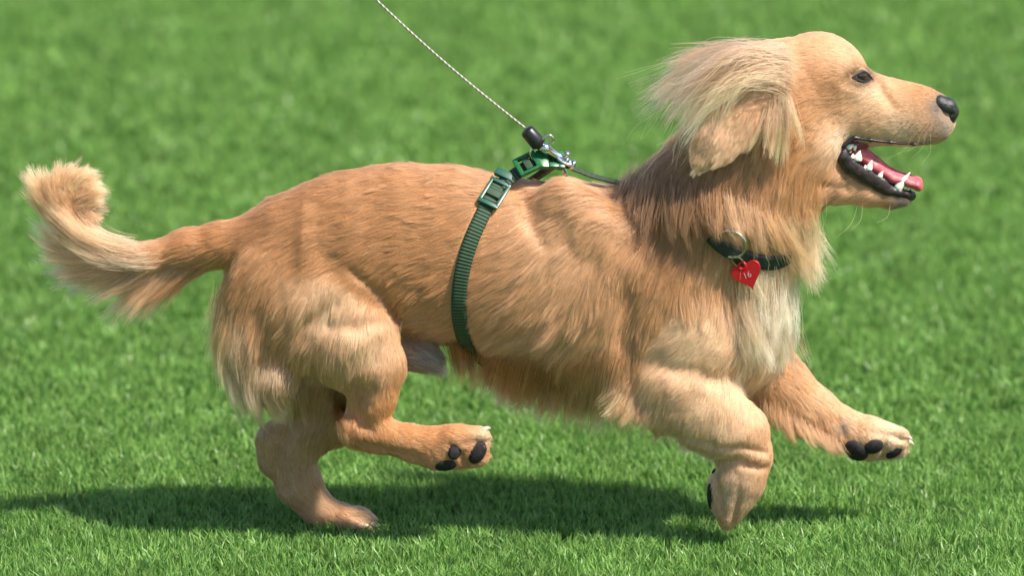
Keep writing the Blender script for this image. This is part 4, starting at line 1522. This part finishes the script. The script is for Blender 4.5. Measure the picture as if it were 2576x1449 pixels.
# swivel loop
sw = catmull(np.array([M(1356, 372, -30), M(1366, 346, -36), M(1384, 340, -36), M(1392, 352, -34), M(1380, 364, -30), M(1362, 372, -28)]), 26)
V, F = tube(sw, .0014, 8)
mesh_obj('swivel_loop', V, F, STEEL, leash)
sw = catmull(np.array([M(1340, 372, -22), M(1334, 388, -20), M(1342, 402, -20), M(1360, 405, -22), M(1374, 396, -24)]), 22)
V, F = tube(sw, .0013, 8)
mesh_obj('swivel_loop', V, F, STEEL, leash)
# bolt snap
b0, b1 = M(1360, 366, -30), M(1446, 418, -24)
prof = [(0, .003), (.02, .0048), (.12, .0054), (.2, .0052), (.24, .0040), (.45, .0036), (.70, .0034), (.71, .0046), (.76, .0046), (.78, .0032), (.86, .0032), (.88, .0044), (.92, .0056), (.97, .0048), (1, .0015)]
V, F = tube(np.array([b0 * (1 - h_) + b1 * h_ for h_, _ in prof]), [r_ for _, r_ in prof], 18)
mesh_obj('snap_body', V, F, STEEL, leash)
hk = catmull(np.array([M(1398, 388, -30), M(1408, 402, -34), M(1424, 412, -34), M(1438, 414, -30)]), 16)
V, F = tube(hk, .0017, 8)
mesh_obj('snap_hook', V, F, STEEL, leash)
kb = catmull(np.array([M(1420, 396, -32), M(1426, 388, -36), M(1430, 382, -38)]), 10)
V, F = tube(kb, np.array([.0018] * 6 + [.0026, .003, .0026, .0012]), 10)
mesh_obj('thumb_knob', V, F, STEEL, leash)

# ------------------------------------------------------------------ collar and tag
collar = thing('collar', 'dark green collar half hidden in the dog\'s neck fur', 'collar', tuple(M(1880, 640, -110)))
cp = catmull(COLLAR, 30)
Q, Qn = hit(cp[:, 0], cp[:, 1])
Q = Q + Qn * .0048
Vr, Fr, Ar = ribbon(Q, Qn, .015, .002)
COLM = mat('collar_nylon', (.006, .016, .012), .6)
o = mesh_obj('band', Vr, Fr, COLM, collar)
qc, qn_ = hit(1836, 606)
rc = qc[0] + qn_[0] * .0092
e1 = nrm(np.array([[.9, -.25, -.30]]))[0]; e2 = nrm(np.array([[.25, -.35, .85]]))[0]
ang_ = np.linspace(0, 2 * np.pi, 33)
ring = rc + np.outer(np.cos(ang_), e1) * .0155 + np.outer(np.sin(ang_), e2) * .0150
V, F = tube(ring, .0015, 10, caps=False)
mesh_obj('ring', V, F, NICKEL, collar)

tag = thing('dog_tag', 'small red heart-shaped tag marked 16 hanging from the collar ring', 'tag', tuple(M(1882, 690, -140)))
qt, qnt = hit(1880, 690)
yt = qt[0][1] / S - 34
# heart in the plane facing the viewer, tilted
heart = []
for i in range(60):
    t_ = i / 60 * 2 * math.pi
    hx = 16 * math.sin(t_) ** 3
    hy = 13 * math.cos(t_) - 5 * math.cos(2 * t_) - 2 * math.cos(3 * t_) - math.cos(4 * t_)
    hx, hy = hx / 16, (hy + 2.5) / 15
    heart.append((hx * .96, max(hy, -1.2) if hy < .55 else .55 + (hy - .55) * .8))
rot = math.radians(-22)
tx = nrm(np.array([[math.cos(rot), -.12, -math.sin(rot)]]))[0]
tz = np.array([math.sin(rot), .18, math.cos(rot)]); tz = nrm(tz - tx * (tz @ tx))
tx2 = np.array([math.cos(-rot), -.10, math.sin(-rot)]); tx2 = nrm(tx2)
tz2 = np.array([-math.sin(-rot), .12, math.cos(-rot)]); tz2 = nrm(tz2 - tx2 * (tz2 @ tx2))
tn = np.cross(tx2, tz2)                      # points away (+y) or towards
if tn[1] > 0: tn = -tn
tc_ = M(1882, 694, yt)
sc_ = 40 * S
V = []
for lay, inset in ((0, .97), (.0009, 1.0), (.0014, .96)):
    for hx, hy in heart:
        V.append(tc_ + (tx2 * hx + tz2 * hy) * sc_ * inset + tn * lay)
nH = len(heart)
F = []
for l_ in range(2):
    for i in range(nH):
        j = (i + 1) % nH
        F.append((l_ * nH + i, l_ * nH + j, (l_ + 1) * nH + j, (l_ + 1) * nH + i))
F.append(tuple(range(nH - 1, -1, -1)))
F.append(tuple(2 * nH + i for i in range(nH)))
RED = mat('red_anodised', (.50, .012, .016), .36, .5)
hb = mesh_obj('heart_plate', V, F, RED, tag, smooth=False)
# loop tab at the notch
tb = tc_ + tz2 * sc_ * .72 - tx2 * sc_ * .12
angs = np.linspace(0, 2 * np.pi, 21)
V, F = tube(tb + np.outer(np.cos(angs), tx2) * .0034 + np.outer(np.sin(angs), tz2) * .0034 + tn * .0006, .0017, 8, caps=False)
mesh_obj('tab', V, F, RED, tag)
# split ring
top = rc + e1 * .0085 - e2 * .0138
mid = (tb + top) / 2
d_ = nrm(top - tb)
sd = nrm(np.cross(d_, np.array([.3, 1, .2])))
for k_ in (-1, 1):
    hl = np.linalg.norm(top - tb) / 2 + .0022
    rg = mid + np.outer(np.cos(angs), d_) * hl + np.outer(np.sin(angs), sd) * .0045 + tn * .0008 * k_
    V, F = tube(rg, .0006, 6, caps=False)
    mesh_obj('split_ring', V, F, NICKEL, tag)
# stamped number
cu = bpy.data.curves.new('number', 'FONT')
cu.body = '16'
cu.size = .0085
cu.extrude = .00008
cu.align_x = 'CENTER'; cu.align_y = 'CENTER'
tmp = bpy.data.objects.new('number', cu)
dg = bpy.context.evaluated_depsgraph_get()
COL.objects.link(tmp)
dg.update()
me = bpy.data.meshes.new_from_object(tmp.evaluated_get(dg))
bpy.data.objects.remove(tmp)
Mx = Matrix((Vector(tx2), Vector(tz2), Vector(tn))).transposed().to_4x4()
Mx.translation = Vector(tc_ + tn * .0017 + tz2 * .001 - tx2 * .0004)
me.transform(Mx)
me.materials.clear()
me.materials.append(mat('engraving', (.55, .28, .28), .5, .2))
link(bpy.data.objects.new('number', me), tag)
